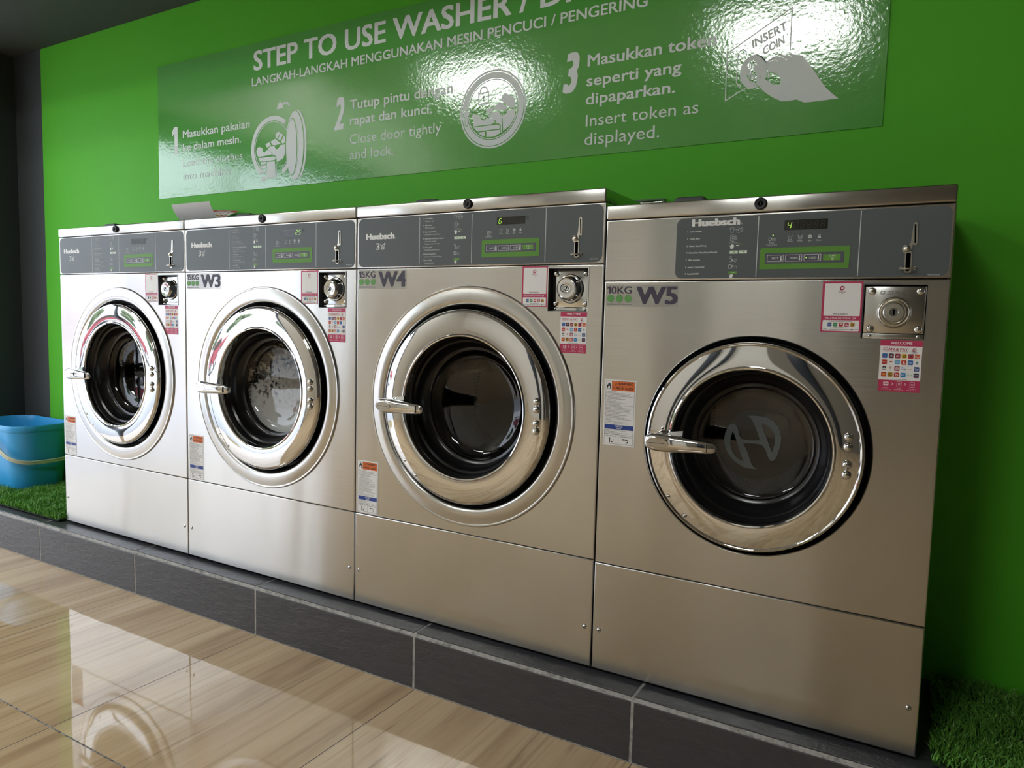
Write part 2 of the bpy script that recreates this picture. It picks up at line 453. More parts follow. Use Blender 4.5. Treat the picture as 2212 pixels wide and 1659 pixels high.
# ================================================================== washing machines
K15 = dict(w=.737, zt=1.1208, zl=1.0897, zc=.9515, zs=.2639, dx=.3685, dz=.5947, R=.3095, Rin=.2605, Rr=.2495, Ro=.179, Rg=.150, yg=.044,
           bez=True, panel=(.006, .9555, .7315, 1.0855), pr=.016, kx=.3665, box=(.597, .8425, .699, .943), kind='15')
K10 = dict(w=.6733, zt=1.0805, zl=1.0484, zc=.9128, zs=.2606, dx=.3367, dz=.5693, R=.2305, Rin=.2300, Rr=.2175, Ro=.159, Rg=.126, yg=.046,
           bez=False, panel=(.162, .9170, .668, 1.0435), pr=.014, kx=.334, box=(.533, .8005, .6375, .9015), kind='10')
XS = [0, .741, 1.482, 2.2228]
DEEP = .385
KZ = 1.0112
def plate(mb, x0, z0, x1, z1, m, holes=(), y=0.0, r=.0026, t=.014):
    """sheet steel panel with softly rolled edges"""
    inner = [(x0+r, z0+r), (x1-r, z0+r), (x1-r, z1-r), (x0+r, z1-r)]
    mb.flat(inner, y, m, holes)
    rings = []
    for k in range(4):
        a = math.pi/2*k/3; o = r*(1-math.sin(a)); d = r*(1-math.cos(a))
        rings.append([(x0+o, y+d, z0+o), (x1-o, y+d, z0+o), (x1-o, y+d, z1-o), (x0+o, y+d, z1-o)])
    rings.append([(a, y+t, c) for a, b, c in rings[-1]])
    vs = [p for q in rings for p in q]
    mb.add(vs, [(k*4+i, (k+1)*4+i, (k+1)*4+(i+1) % 4, k*4+(i+1) % 4) for k in range(len(rings)-1) for i in range(4)], m)

def f_cabinet(K):
    def fn(mb):
        w, h, d = K['w'], K['zt'], DEEP; a, b = .003, w-.003
        # open-fronted shell: sides, back, top, floor
        z0, z1, y0 = .0, h-.004, .012
        mb.box((a, y0, z0), (a+.003, d, z1), 'brushed_steel_fine'); mb.box((b-.003, y0, z0), (b, d, z1), 'brushed_steel_fine')
        mb.box((a+.003, d-.004, z0), (b-.003, d, z1), 'black_plastic')
        mb.box((a+.003, y0, z1-.004), (b-.003, d-.004, z1), 'brushed_steel_fine')
        mb.box((a+.003, y0, z0), (b-.003, d-.004, z0+.02), 'black_plastic')
        for z in (K['zs'], K['zc'], K['zl']): mb.box((a+.003, y0+.003, z-.012), (b-.003, y0+.006, z+.012), 'black_plastic')
    return fn
def f_lid(K):
    def fn(mb):
        mb.box((-.0004, -.003, K['zl']+.0006), (K['w']+.0004, DEEP, K['zt']), 'brushed_steel', .0035, 3)
    return fn
def f_key(K):
    def fn(mb):
        c = (K['kx'], -.003, (K['zl']+K['zt'])/2+.0005)
        mb.lathe([(.0125, .002), (.0125, -.003), (.0118, -.0055), (.0105, -.0065), (.0085, -.006), (.0082, -.005)], c, 'black_plastic', 32)
        mb.disc(c[0], c[2], .0083, c[1]-.0053, 'black_plastic'); mb.disc(c[0], c[2], .005, c[1]-.0058, 'hole_black', 16)
        mb.rect(c[0]-.0008, c[2]-.003, c[0]+.0008, c[2]+.003, c[1]-.0062, 'grey_plastic')
    return fn
def f_dispenser(K):
    def fn(mb):
        p = rr(.118, K['zt']-.004, .192, K['zt']+.027, .011, 5)
        mb.loft([[(a, .10+e, b) for a, b in (rr(.118+s, K['zt']-.004, .192-s, K['zt']+.027-s, .011, 5))] for e, s in ((0, .004), (.002, .001), (.006, 0), (.13, 0), (.136, .003))], 'grey_plastic')
    return fn
def f_strip(K):
    def fn(mb): plate(mb, -.0004, K['zc']+.0006, K['w']+.0004, K['zl']-.0008, 'brushed_steel')
    return fn
def f_front(K):
    def fn(mb):
        w = K['w']; bx = K['box']
        circ = ellipse(K['dx'], K['dz'], K['R'], K['R'], 120)
        hole = [(bx[0], bx[1]), (bx[2], bx[1]), (bx[2], bx[3]), (bx[0], bx[3])]
        plate(mb, -.0004, K['zs']+.0006, w+.0004, K['zc']-.0008, 'brushed_steel', [circ, hole])
        c = (K['dx'], 0, K['dz'])
        R, r = K['R'], K['Rin']
        if K['bez']:
            prof = [(R, 0), (R-.001, -.0030), (R-.003, -.0048), (R-.0055, -.0050), (R-.0075, -.0040), (R-.010, -.0044), (R-.016, -.0056), (R-.024, -.0068), (R-.032, -.0074), (R-.039, -.0070), (R-.0445, -.0052), (R-.0475, -.0020), (r, .004), (r, .055)]
        else:
            prof = [(R, 0), (R-.0015, .0006), (r-.002, .002), (r-.002, .055)]
        mb.lathe(prof, c, 'brushed_steel_fine', 120)
    return fn
def f_well(K):
    def fn(mb):
        c = (K['dx'], 0, K['dz'])
        mb.lathe([(K['Rin']-.001, .010), (K['Rin']-.004, .006), (K['Rin']-.008, .012), (K['Rin']-.012, .05), (K['Ro']-.005, .05)], c, 'black_rubber', 96)
        for a in (62, -42, 150, 222):
            a = math.radians(a); rad = K['Rin']-.016
            mb.dome((c[0]+rad*math.cos(a), .0495, c[2]+rad*math.sin(a)), .006, .004, 'black_plastic', 10, 3)
    return fn
def f_lower(K):
    def fn(mb): plate(mb, -.0004, .004, K['w']+.0004, K['zs']-.0008, 'brushed_steel')
    return fn
def f_screw(r, h, m='chrome'):
    def fn(mb):
        mb.dome((0, 0, 0), r, h, m, 18, 4); mb.disc(0, 0, r*.32, -h*1.02, 'hole_black', 6)
    return fn
def f_bolt(r, h):
    def fn(mb):
        mb.lathe([(r*1.02, .001), (r*1.02, -.001)], (0, 0, 0), 'chrome', 20); mb.dome((0, -.001, 0), r, h, 'chrome', 24, 6)
    return fn
def f_door(K):
    def fn(mb):
        R, o = K['Rr'], K['Ro']; c = (0, 0, 0); W_ = R-o
        if K['bez']:
            prof = [(R-.004, .012), (R-.0012, 0), (R, -.008), (R+.0004, -.0125), (R-.0012, -.0165), (R-.0045, -.0190), (R-.0075, -.0200), (R-.0080, -.0206),
                    (R-.016, -.0218), (R-.026, -.0229), (R-.037, -.0236), (R-.047, -.0238), (R-.055, -.0236), (o+.0085, -.0230), (o+.0075, -.0244), (o+.005, -.0256), (o+.0025, -.0250), (o+.0008, -.0230), (o, -.019), (o, -.004), (o, .012)]
        else:
            prof = [(R-.004, .012), (R-.0012, 0), (R, -.010), (R+.0002, -.0145), (R-.0015, -.0190), (R-.0045, -.0207), (R-.0075, -.0195), (R-.0085, -.0182),
                    (R-.016, -.0191), (R-.026, -.0200), (R-.036, -.0206), (R-.045, -.0208), (o+.0085, -.0206), (o+.0075, -.0240), (o+.005, -.0252), (o+.0025, -.0246), (o+.0008, -.0222), (o, -.018), (o, -.004), (o, .012)]
        mb.lathe(prof, c, 'chrome', 144)
    return fn
def f_gasket(K):
    def fn(mb):
        o, g, y = K['Ro'], K['Rg'], K['yg']
        mb.lathe([(o+.004, -.004), (o-.001, -.008), (o-.004, -.004), (o-.007, .006), (o-.012, .010), (g+.013, y-.016), (g+.010, y-.012), (g+.006, y-.003), (g+.002, y), (g-.004, y+.002), (g-.006, y+.010)], (0, 0, 0), 'gasket_black', 96)
    return fn
def f_glass(K):
    def fn(mb):
        g, y = K['Rg'], K['yg']
        if K['bez']: p = [(g-.003, y+.003), (g-.010, y+.014), (g-.018, y+.022), (g-.030, y+.028), (g*.6, y+.033), (g*.3, y+.035), (.0005, y+.036)]
        else: p = [(g-.003, y+.003), (g-.007, y+.008), (g-.012, y+.0112), (g-.020, y+.0125), (g*.5, y+.0130), (.0005, y+.0132)]
        mb.lathe(p, (0, 0, 0), 'door_glass', 96)
    return fn
def f_logo(K):
    def fn(mb):
        H = [(-0.0491, 0.0375), (-0.0582, 0.032), (-0.0653, 0.0135), (-0.0662, -0.0045), (-0.0608, -0.0218), (-0.0495, -0.0385), (-0.0315, -0.0506), (-0.0141, -0.0563), (0.0088, -0.0556), (-0.0008, -0.0522), (-0.0073, -0.0442), (-0.016, -0.0204), (-0.0264, -0.0039), (0.0135, -0.0032), (0.0289, -0.0311), (0.035, -0.0346), (0.0408, -0.0322), (0.0472, -0.0169), (0.0514, 0.0078), (0.0499, 0.0249), (0.0425, 0.0414), (0.0304, 0.0524), (0.0136, 0.0578), (-0.0065, 0.0585), (-0.0226, 0.0564), (-0.0129, 0.053), (-0.0049, 0.0405), (0.0078, 0.0102), (0.0069, 0.0066), (-0.0292, 0.0057), (-0.039, 0.0285), (-0.0434, 0.0351)]
        h1 = [(-0.0489, 0.0204), (-0.0533, 0.004), (-0.0517, -0.0137), (-0.0429, -0.0306), (-0.0303, -0.0405), (-0.0234, -0.0425), (-0.0313, -0.0221), (-0.0431, 0.0086)]
        h2 = [(0.011, 0.0437), (0.0262, 0.0381), (0.0369, 0.0236), (0.0394, 0.0065), (0.0356, -0.0147), (0.0341, -0.0166), (0.0283, -0.0016), (0.0152, 0.0284)]
        mb.flat(smooth2(H), K['yg']+.0115, 'panel_grey', [smooth2(h1), smooth2(h2)])
    return fn
def smooth2(p, n=3):
    """Catmull-Rom through the outline, keeping its sharp tips"""
    out = []; N = len(p)
    for i in range(N):
        p0, p1, p2, p3 = p[i-1], p[i], p[(i+1) % N], p[(i+2) % N]
        def sharp(a, b, c):
            u = (b[0]-a[0], b[1]-a[1]); v = (c[0]-b[0], c[1]-b[1])
            return (u[0]*v[0]+u[1]*v[1]) < .35*math.hypot(*u)*math.hypot(*v)
        s1, s2 = sharp(p0, p1, p2), sharp(p1, p2, p3)
        m1 = (0, 0) if s1 else ((p2[0]-p0[0])/2, (p2[1]-p0[1])/2); m2 = (0, 0) if s2 else ((p3[0]-p1[0])/2, (p3[1]-p1[1])/2)
        L = math.hypot(p2[0]-p1[0], p2[1]-p1[1])
        def lim(m):
            l = math.hypot(*m); return m if l <= L*1.2 else (m[0]*L*1.2/l, m[1]*L*1.2/l)
        m1, m2 = lim(m1), lim(m2)
        for k in range(n):
            t = k/n; a = 2*t**3-3*t*t+1; b = t**3-2*t*t+t; c = -2*t**3+3*t*t; d = t**3-t*t
            out.append(tuple(a*p1[q]+b*m1[q]+c*p2[q]+d*m2[q] for q in (0, 1)))
    return out
def f_drum(K):
    def fn(mb):
        g, y = K['Rg'], K['yg']; R = g+.045
        mb.lathe([(g+.03, y+.012), (g-.006, y+.022), (g-.004, y+.050), (g+.010, y+.055), (R, y+.062), (R, .335), (R-.01, .345), (.02, .345), (.0005, .343)], (0, 0, 0), 'drum_steel', 96)
        mb.lathe([(R-.004, y+.075), (R-.008, y+.085), (R-.004, y+.095)], (0, 0, 0), 'zinc_chrome', 96)
        for a in (30, 150, 270):
            a = math.radians(a); c, s = math.cos(a), math.sin(a)
            P = [(R, -.018), (R-.045, -.006), (R-.05, .0), (R-.045, .006), (R, .018)]
            rings = [[(p*c-q*s, yy, p*s+q*c) for p, q in P] for yy in (y+.08, .335)]
            mb.loft(rings, 'brushed_steel_fine')
    return fn
def f_cream_disc(K):  # added cream disc for the round mark in the glass, no real hub
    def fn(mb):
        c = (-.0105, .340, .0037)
        mb.lathe([(.033, .004), (.033, -.002), (.031, -.004), (.012, -.0045)], c, 'disc_cream', 40); mb.disc(c[0], c[2], .0125, c[1]-.0046, 'disc_cream')
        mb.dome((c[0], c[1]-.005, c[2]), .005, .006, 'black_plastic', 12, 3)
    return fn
def f_suds(K):
    def fn(mb):
        g, y = K['Rg'], K['yg']
        mb.lathe([(g-.006, y+.016), (g-.012, y+.019), (g-.020, y+.026), (g-.032, y+.031), (g*.6, y+.036), (g*.3, y+.038), (.0005, y+.039)], (0, 0, 0), 'soap_suds', 72)
    return fn
def f_handle(K):
    def fn(mb):
        xa, xb = ((-.250, -.096) if K['bez'] else (-.210, -.056)); L = xb-xa; zc = -.0075 if K['bez'] else -.0020
        rings = []
        ST = [(0, .004, .004), (.012, .010, .0068), (.04, .0145, .009), (.10, .0180, .0115), (.20, .0195, .013), (.32, .0190, .013), (.45, .0175, .012), (.60, .0160, .011), (.75, .0145, .010), (.87, .0135, .0092), (.955, .0120, .008), (.985, .0095, .0062), (1, .0040, .003)]
        for t, hz, hy in ST:
            x = xa+L*t; yc = -.050-.004*math.sin(math.pi*t); z = zc-.002*t
            rings.append([(x, yc+hy*math.copysign(abs(math.sin(a))**.75, math.sin(a)), z+hz*math.copysign(abs(math.cos(a))**.85, math.cos(a))) for a in [2*math.pi*k/28 for k in range(28)]])
        mb.loft([r[::-1] for r in rings], 'chrome')
        # oval thumb recess near the pivot end and a slot near the tip
        ex, ez, n = xa+L*.215, zc-.0005, 30
        outer = ellipse(ex, ez, .0235, .0098, n); yb = -.0668
        mb.line(outer, .0022, yb-.0005, 'chrome', True)
        mb.flat(ellipse(ex, ez, .0225, .0088, n), yb+.0002, 'zinc_chrome')
        mb.rect(ex-.018, ez-.0005, ex+.016, ez+.0005, yb-.0002, 'black_plastic')
        tx = xb-L*.115
        mb.box((tx, -.0635, zc-.0105), (tx+.0012, -.0600, zc+.0080), 'black_plastic')
        # stem and bracket to the ring
        px = xa+.058
        mb.lathe([(.0075, -.018), (.0075, -.042)], (px, 0, zc), 'chrome', 18)
        mb.box((px-.012, -.034, zc+.004), (px+.016, -.021, zc+.022), 'chrome', .003)
        mb.loft([[(px-.018, -.026, zc+.012), (px+.020, -.026, zc+.015), (px+.020, -.036, zc+.015), (px-.018, -.036, zc+.010)], [(px-.002, -.028, zc+.023), (px+.020, -.028, zc+.026), (px+.020, -.034, zc+.026), (px-.002, -.034, zc+.022)]], 'zinc_chrome')
    return fn

# ------------------------------------------------------------------ control panel print
P0 = -.0008                    # overlay face
def icon_shirt(mb, x, z, s, m, y):
    q = [(-.5, .3), (-.22, .5), (-.1, .4), (.1, .4), (.22, .5), (.5, .3), (.38, .08), (.26, .16), (.26, -.5), (-.26, -.5), (-.26, .16), (-.38, .08)]
    mb.line([(x+a*s, z+b*s) for a, b in q], .00045, y, m, True)
def icon_door(mb, x, z, s, m, y, arrow=False):
    mb.line([(x-.5*s, z-.5*s), (x+.1*s, z-.5*s)], .0005, y, m); mb.line([(x-.5*s, z+.5*s), (x+.1*s, z+.5*s)], .0005, y, m); mb.line([(x-.5*s, z-.5*s), (x-.5*s, z+.5*s)], .0005, y, m)
    mb.ringd(x, z, .20*s, .27*s, y, m, 18)
    arc = lambda r: [(x+.1*s+r*s*math.cos(math.radians(a)), z+r*s*math.sin(math.radians(a))) for a in range(-70, 71, 20)]
    mb.line(arc(.5), .0005, y, m); mb.line(arc(.36), .0004, y, m)
    if arrow: mb.line([(x-.9*s, z), (x-.1*s, z)], .0005, y, m)
def icon_hand(mb, x, z, s, m, y):
    mb.flat([(x+a*s, z+b*s) for a, b in [(-.3, -.55), (.25, -.55), (.42, -.1), (.40, .25), (.30, .28), (.26, .12), (.16, .38), (.06, .36), (.02, .14), (-.05, .40), (-.15, .38), (-.14, .02), (-.38, .16), (-.46, .06), (-.30, -.25)]], y, m)
def icon_scoop(mb, x, z, s, m, y):
    mb.line([(x-.45*s, z+.15*s), (x-.55*s, z+.35*s), (x-.35*s, z+.5*s), (x-.1*s, z+.4*s), (x-.18*s, z+.18*s)], .0005, y, m, True)
    mb.flat([(x-.3*s, z+.2*s), (x-.15*s, z+.22*s), (x+.15*s, z-.28*s), (x+.02*s, z-.30*s)], y, m)
    mb.line([(x-.45*s, z-.5*s), (x-.2*s, z-.25*s), (x+.75*s, z-.05*s), (x+.9*s, z+.1*s), (x+.6*s, z-.5*s), (x+.4*s, z-.4*s), (x-.3*s, z-.42*s)], .0005, y, m)
def icon_coin(mb, x, z, s, m, y):
    mb.text('D', x-.55*s, z-.4*s, .8*s, m, y); mb.line([(x-.05*s, z-.5*s), (x+.3*s, z+.45*s)], .0004, y, m)
    mb.line([(x+.3*s, z-.35*s), (x+1.0*s, z-.35*s), (x+1.0*s, z+.0*s), (x+.3*s, z+.0*s)], .0004, y, m, True); mb.line([(x+.4*s, z+.15*s), (x+1.0*s, z+.1*s)], .0004, y, m)
def icon_tub(mb, x, z, s, m, y, fill):
    mb.line([(x-.62*s, z+.5*s), (x-.5*s, z+.46*s), (x-.36*s, z-.5*s), (x+.36*s, z-.5*s), (x+.5*s, z+.46*s), (x+.62*s, z+.5*s)], .0006, y, m)
    mb.line([(x-.45*s, z+.22*s), (x+.45*s, z+.22*s)], .0004, y, m)
    if fill: mb.line([(x-.4*s, z+.0*s), (x+.4*s, z+.0*s)], .0004, y, m); mb.line([(x-.4*s, z-.22*s), (x+.4*s, z-.22*s)], .0004, y, m)
STEPS = [(('Load clothes',), ('Cargue la ropa',)), (('Close door',), ('Cierre la puerta',)), (('Select Cycle/Temp',), ('Seleccione el Ciclo/Temp',)),
         (('Select Extra Wash/Rinse if desired',), ('Seleccione Lavado/', 'Enjuague extra si lo desea')), (('Add supplies',), ('Agregue los suministros',)),
         (('Insert Coins/Card',), ('Introduzca Monedas/Tarjeta',)), (('Push START',), ('Presione START',))]
def f_overlay(K):
    def fn(mb):
        p = K['panel']; big = K['bez']
        mb.rrect(p[0], p[1], p[2], p[3], K['pr'], P0, 'panel_grey', .0008)
        y = P0-.0002; W = 'print_white'; L = 'print_light'
        if big:
            for x, z0, z1 in ((.215, .959, 1.0815), (.378, .959, 1.0815), (.586, .959, 1.083)): mb.rect(x-.0008, z0, x+.0008, z1, y, L)
            mb.text('Huebsch', .032, 1.0290, .0162, W, y, width=.100, off=.062); mb.text('®', .1335, 1.029, .003, L, y)
            mb.text('3', .068, 1.001, .0175, W, y, width=.0125, off=.01)
            bx, bz = .091, 1.0095                                    # laundry basket mark
            mb.line([(bx-.0092, bz+.0082), (bx-.0062, bz+.0045), (bx-.0050, bz-.0078), (bx+.0050, bz-.0078), (bx+.0062, bz+.0045), (bx+.0092, bz+.0085), (bx+.0055, bz+.0088), (bx+.0060, bz+.005)], .0011, y, W)
            mb.line([(bx-.0062, bz+.0045), (bx-.002, bz+.0028), (bx+.002, bz+.0055), (bx+.0062, bz+.0045)], .0011, y, W)
            for zz in (.001, -.0025, -.0055): mb.line([(bx-.0058, bz+zz), (bx+.0058, bz+zz)], .0009, y, W)
            for xx in (-.003, 0, .003): mb.line([(bx+xx*1.1, bz+.003), (bx+xx*.9, bz-.0075)], .0008, y, W)
            sx, ix, cap = .227, .331, .0033
            zz = [z*KZ for z in (1.0645, 1.0475, 1.0305, 1.0135, .9915, .9745, .9580)]
        else:
            for x, z0, z1 in ((.331, .919, 1.0405), (.519, .919, 1.0415)): mb.rect(x-.0008, z0, x+.0008, z1, y, L)
            mb.text('Huebsch', .1945, 1.0255, .0150, W, y, width=.100, off=.062); mb.text('®', .2965, 1.0262, .003, L, y)
            sx, ix, cap = .1855, .282, .0034
            zz = [z*KZ for z in (1.004, .989, .974, .960, .945, .930, .916)]
        for i, (en, es) in enumerate(STEPS):
            z = zz[i]; x = sx - (0 if big else .0003*i)
            mb.text(str(i+1), x, z-cap/2, cap, W, y, off=.014)
            mb.text(en[0], x+.0055, z-cap/2, cap, W, y, off=.014, maxw=.060 if big else .060)
            if big:
                for q, e in enumerate(es): mb.text(e, x+.0055, z-cap/2-.0066*(q+1), cap, L, y, off=.010)
            c = (ix, z)
            if i == 0: icon_shirt(mb, c[0]-.003, c[1], .0105, L, y); icon_door(mb, c[0]+.012, c[1], .0110, L, y, True)
            if i == 1: icon_door(mb, c[0], c[1]-.001, .0115, L, y); mb.line([(c[0]-.003, c[1]-.0085), (c[0]+.003, c[1]-.0085)], .0006, y, L)
            if i == 2:
                for q in range(3): mb.line([(c[0]-.006+q*.0065, c[1]+.002), (c[0]-.001+q*.0065, c[1]+.002), (c[0]-.001+q*.0065, c[1]+.005), (c[0]-.006+q*.0065, c[1]+.005)], .0003, y, L, True)
                icon_hand(mb, c[0]-.002, c[1]-.0025, .010, W, y-.0001); mb.rect(c[0]+.0065, c[1]-.0028, c[0]+.0125, c[1]-.0006, y, W); mb.rect(c[0]+.0125, c[1]+.0005, c[0]+.018, c[1]+.0025, y, 'key_green')
            if i == 3:
                for q in (0, 1): mb.rect(c[0]-.006+q*.0185, c[1]-.004, c[0]+.0105+q*.0185, c[1]+.0022, y, 'print_mint'); mb.rect(c[0]+.0015+q*.0185, c[1]-.0015, c[0]+.0055+q*.0185, c[1]+.0002, y-.0001, 'key_green')
            if i == 4: icon_scoop(mb, c[0], c[1], .0120, L, y)
            if i == 5: icon_coin(mb, c[0]-.001, c[1], .0105, L, y)
            if i == 6: mb.rect(c[0]-.0065, c[1]-.001, c[0]+.0105, c[1]+.0045, y, 'key_green'); mb.text('START', c[0]-.001, c[1]+.001, .0018, W, y-.0001, off=.004); icon_hand(mb, c[0]-.001, c[1]-.004, .009, W, y-.0002)
        # stage lamps under the display
        dx = 0 if big else -.0700; dz = 0 if big else -.0408
        Z = 1.0335+dz
        for q, (x, nm) in enumerate(((.463, 'Wash'), (.482, 'Rinse'), (.500, 'Spin'), (.5175, 'Door'))):
            x += dx
            if q < 2: icon_tub(mb, x, Z+.0035, .0075, L, y, q == 1)
            if q == 2: mb.disc(x, Z+.0035, .0038, y, L, 18); mb.ringd(x, Z+.0035, .0012, .0018, y-.0001, 'panel_grey', 12)
            if q == 3: mb.rect(x-.0024, Z, x+.0024, Z+.0042, y, L); mb.line([(x-.0016, Z+.004), (x-.0016, Z+.006), (x, Z+.0075), (x+.0016, Z+.006), (x+.0016, Z+.004)], .0007, y, L)
            mb.text(nm, x, Z-.0052, .0030, L, y, anchor='c', off=.004); mb.rect(x-.0008, Z+.0115, x+.0008, Z+.013, y, 'led_off')
        x = .4285+dx; icon_coin(mb, x-.0015, Z+.0010, .0085, L, y)
        mb.text('Insert', x, Z-.0075, .0030, L, y, anchor='c', off=.004); mb.text('Coins/Card', x, Z-.0120, .0030, L, y, anchor='c', off=.004)
        mb.disc(x+.002, Z+.0085, .0012, y, 'led_green' if not big else 'led_off', 10)
        mb.text('F8641604(S)' if not big else 'F8651104(S)', (.655 if not big else .722), (.9185 if not big else .9615), .0028, L, y, anchor='r', off=.003)
    return fn
SEG = {'a': (0, 2, 1, 2), 'b': (1, 1, 1, 2), 'c': (1, 0, 1, 1), 'd': (0, 0, 1, 0), 'e': (0, 0, 0, 1), 'f': (0, 1, 0, 2), 'g': (0, 1, 1, 1)}
DIG = {'4': 'fgbc', '6': 'afgcde', '2': 'abged', '5': 'afgcd', 'C': 'adef'}
def f_display(K, shown):
    """six digit window; shown = {position: digit}"""
    def fn(mb):
        big = K['bez']
        x0, z0, x1, z1 = (.451, 1.0505, .530, 1.0690) if big else (.3815, 1.0105, .4612, 1.0300)
        mb.rrect(x0, z0, x1, z1, .0015, P0-.0004, 'window_dark', .0004)
        n = 6; pw = (x1-x0-.006)/n; dw, dh = .0066, .0062; sh = .0012
        for i in range(n):
            bx, bz = x0+.0048+i*pw, z0+.0032
            on = DIG.get(shown.get(i, ''), '')
            for k, (a, b, c, d) in SEG.items():
                P = lambda u, v: (bx+u*dw+v*sh*.5*2, bz+v*dh)
                p, q = Vector(P(a, b)), Vector(P(c, d)); t = (q-p).normalized()*.0008
                mb.line([(p+t)[:], (q-t)[:]], .00095 if k in on else .0008, P0-.0006-(.0001 if k in on else 0), 'led_green' if k in on else 'segment_off')
        if big: mb.rrect(x1+.001, z1-.0075, x1+.0095, z1-.001, .0008, P0-.0003, 'grey_plastic')
    return fn
def f_buttons(K, lit):
    def fn(mb):
        big = K['bez']; y = P0-.0005
        if big: g = (.408, .9730, .5705, 1.0160); p = (.418, .9845, .5608, 1.0045)
        else: g = (.3368, .9340, .5035, .9770); p = (.3472, .9448, .4938, .9656)
        G = [(g[0], g[1]), (g[2]-.001, g[1]), (g[2], g[3]), (g[0]+.003, g[3]-.0006), (g[0]+.0004, g[3]-.004)]
        mb.flat(G, y, 'label_green', t=.0005)
        mb.rect(p[0], p[1], p[2], p[3], y-.0002, 'pad_slate')
        n = 4; bw = (p[2]-p[0]-.007)/n
        for i, nm in enumerate(('HOT', 'WARM', 'COLD', 'START')):
            a = p[0]+.0045+i*bw; b = a+bw-.0042; z0, z1 = p[1]+.0042, p[3]-.0040; yy = y-.0004
            if i < 3:
                mb.line([(a, z0), (b, z0), (b, z1), (a, z1)], .0007, yy, 'print_white', True)
                mb.text(nm, a+.0092, (z0+z1)/2-.0021, .0042, 'print_white', yy, maxw=.0135)
                tx, tz = b-.0042, (z0+z1)/2
                mb.disc(tx, tz-.0028, .0017, yy, 'print_white', 14); mb.rrect(tx-.0008, tz-.003, tx+.0008, tz+.0045, .0007, yy, 'print_white')
            else:
                mb.rect(a, z0+.0004, b, z1-.0004, yy, 'key_green'); mb.text(nm, (a+b)/2+.0015, z1-.0050, .0036, 'print_mint', yy-.0001, anchor='c', maxw=.0125)
                cx, cz = (a+b)/2+.0015, z0+.0034; mb.line([(cx-.0028, cz), (cx, cz-.0025), (cx+.0028, cz), (cx, cz+.0025)], .0006, yy-.0001, 'print_mint', True); mb.rect(cx-.0003, cz-.0011, cx+.0003, cz+.0011, yy-.0001, 'print_mint')
            mb.rect(a+.0030, (z0+z1)/2-.0008, a+.0046, (z0+z1)/2+.0010, yy-.0001, 'led_green' if nm == lit else 'led_off')
    return fn
def f_coin(K):
    """stamped coin drop: slit, pivot button, chute slot and reject cup"""
    def fn(mb):
        ox, oz = (.668, 1.0150) if K['bez'] else (.603, .9720)
        N = 'nickel'; y = P0-.0010
        q = lambda P: [(ox+a, oz+b) for a, b in P]
        mb.flat(smooth2(q([(-.0015, .0005), (.0022, .0095), (.0045, .040), (.0068, .0435), (.0095, .0440), (.0115, .041), (.0125, .004), (.0105, .0015), (.0062, .0035), (.0050, .0000), (.0045, -.0040), (-.0005, -.0110), (-.0060, -.0125), (-.0105, -.0090), (-.0118, -.0040), (-.0095, .0010), (-.0055, .0030)]), 2), y, N, t=.0010)
        mb.flat(smooth2(q([(-.0062, -.0115), (-.0045, -.0095), (.0035, -.0095), (.0055, -.0115), (.0058, -.0440), (.0035, -.0480), (-.0040, -.0480), (-.0062, -.0440)]), 2), y+.0001, N, t=.0010)
        mb.flat(q([(.0062, .0400), (.0090, .0402), (.0106, .0060), (.0080, .0058)]), y-.0002, 'hole_black')
        mb.rrect(ox-.0040, oz-.0455, ox+.0036, oz-.0115, .0030, y-.0002, 'hole_black')
        mb.dome((ox-.0035, y-.0003, oz-.0040), .0062, .0050, 'nickel', 22, 5)
        # cup: half loop standing off the panel
        c = [(ox-.0002+.0122*math.cos(a), y+.001-.0135*math.sin(a), oz-.0400-.0015*math.sin(a)) for a in [math.pi*i/16 for i in range(17)]]
        mb.tube(c, .0024, 'nickel', 10, .75)
        mb.flat(ellipse(ox-.0115, oz-.040, .0030, .0034, 14), y-.0002, N); mb.flat(ellipse(ox+.0112, oz-.040, .0030, .0034, 14), y-.0002, N)
    return fn
# ------------------------------------------------------------------ coin box
def f_coinbox(K):
    def fn(mb):
        x0, z0, x1, z1 = K['box']; d = .026 if K['bez'] else .016; m = 'zinc_chrome' if K['bez'] else 'brushed_steel_fine'
        fl = .0095
        # raised rim, recess walls, bottom flange and back plate
        e = .0022
        mb.flat([(x0-e, z0), (x1+e, z0), (x1+e, z1+e), (x0-e, z1+e)], -.0014, 'zinc_chrome', [[(x0, z0+.0005), (x1, z0+.0005), (x1, z1), (x0, z1)]], t=.0020)
        R = [[(x0, -.001, z0), (x1, -.001, z0), (x1, -.001, z1), (x0, -.001, z1)], [(x0+.001, d, z0+.001), (x1-.001, d, z0+.001), (x1-.001, d, z1-.001), (x0+.001, d, z1-.001)]]
        vs = R[0]+R[1]; mb.add(vs, [(i, (i+1) % 4, (i+1) % 4+4, i+4) for i in range(4)], m if not K['bez'] else 'grey_plastic')
        mb.box((x0+.001, d-.0155, z0+.0005), (x1-.001, d-.0135, z0+fl), m, .0006)
        p0, p1, q0, q1 = x0+(.005 if K['bez'] else .0014), x1-(.0022 if K['bez'] else .0014), z0+fl+.001, z1-(.0038 if K['bez'] else .0026)
        mb.box((p0, d-.013, q0), (p1, d-.010, q1), m, .0012)
        mb.add([(x0, d, z0), (x1, d, z0), (x1, d, z1), (x0, d, z1)], [(0, 1, 2, 3)], 'hole_black')
        if not K['bez']: mb.text('GREENWALD', (p0+p1)/2, q1-.0150, .0066, 'zinc_chrome', d-.0136, width=.050, anchor='c', off=.004)
    return fn
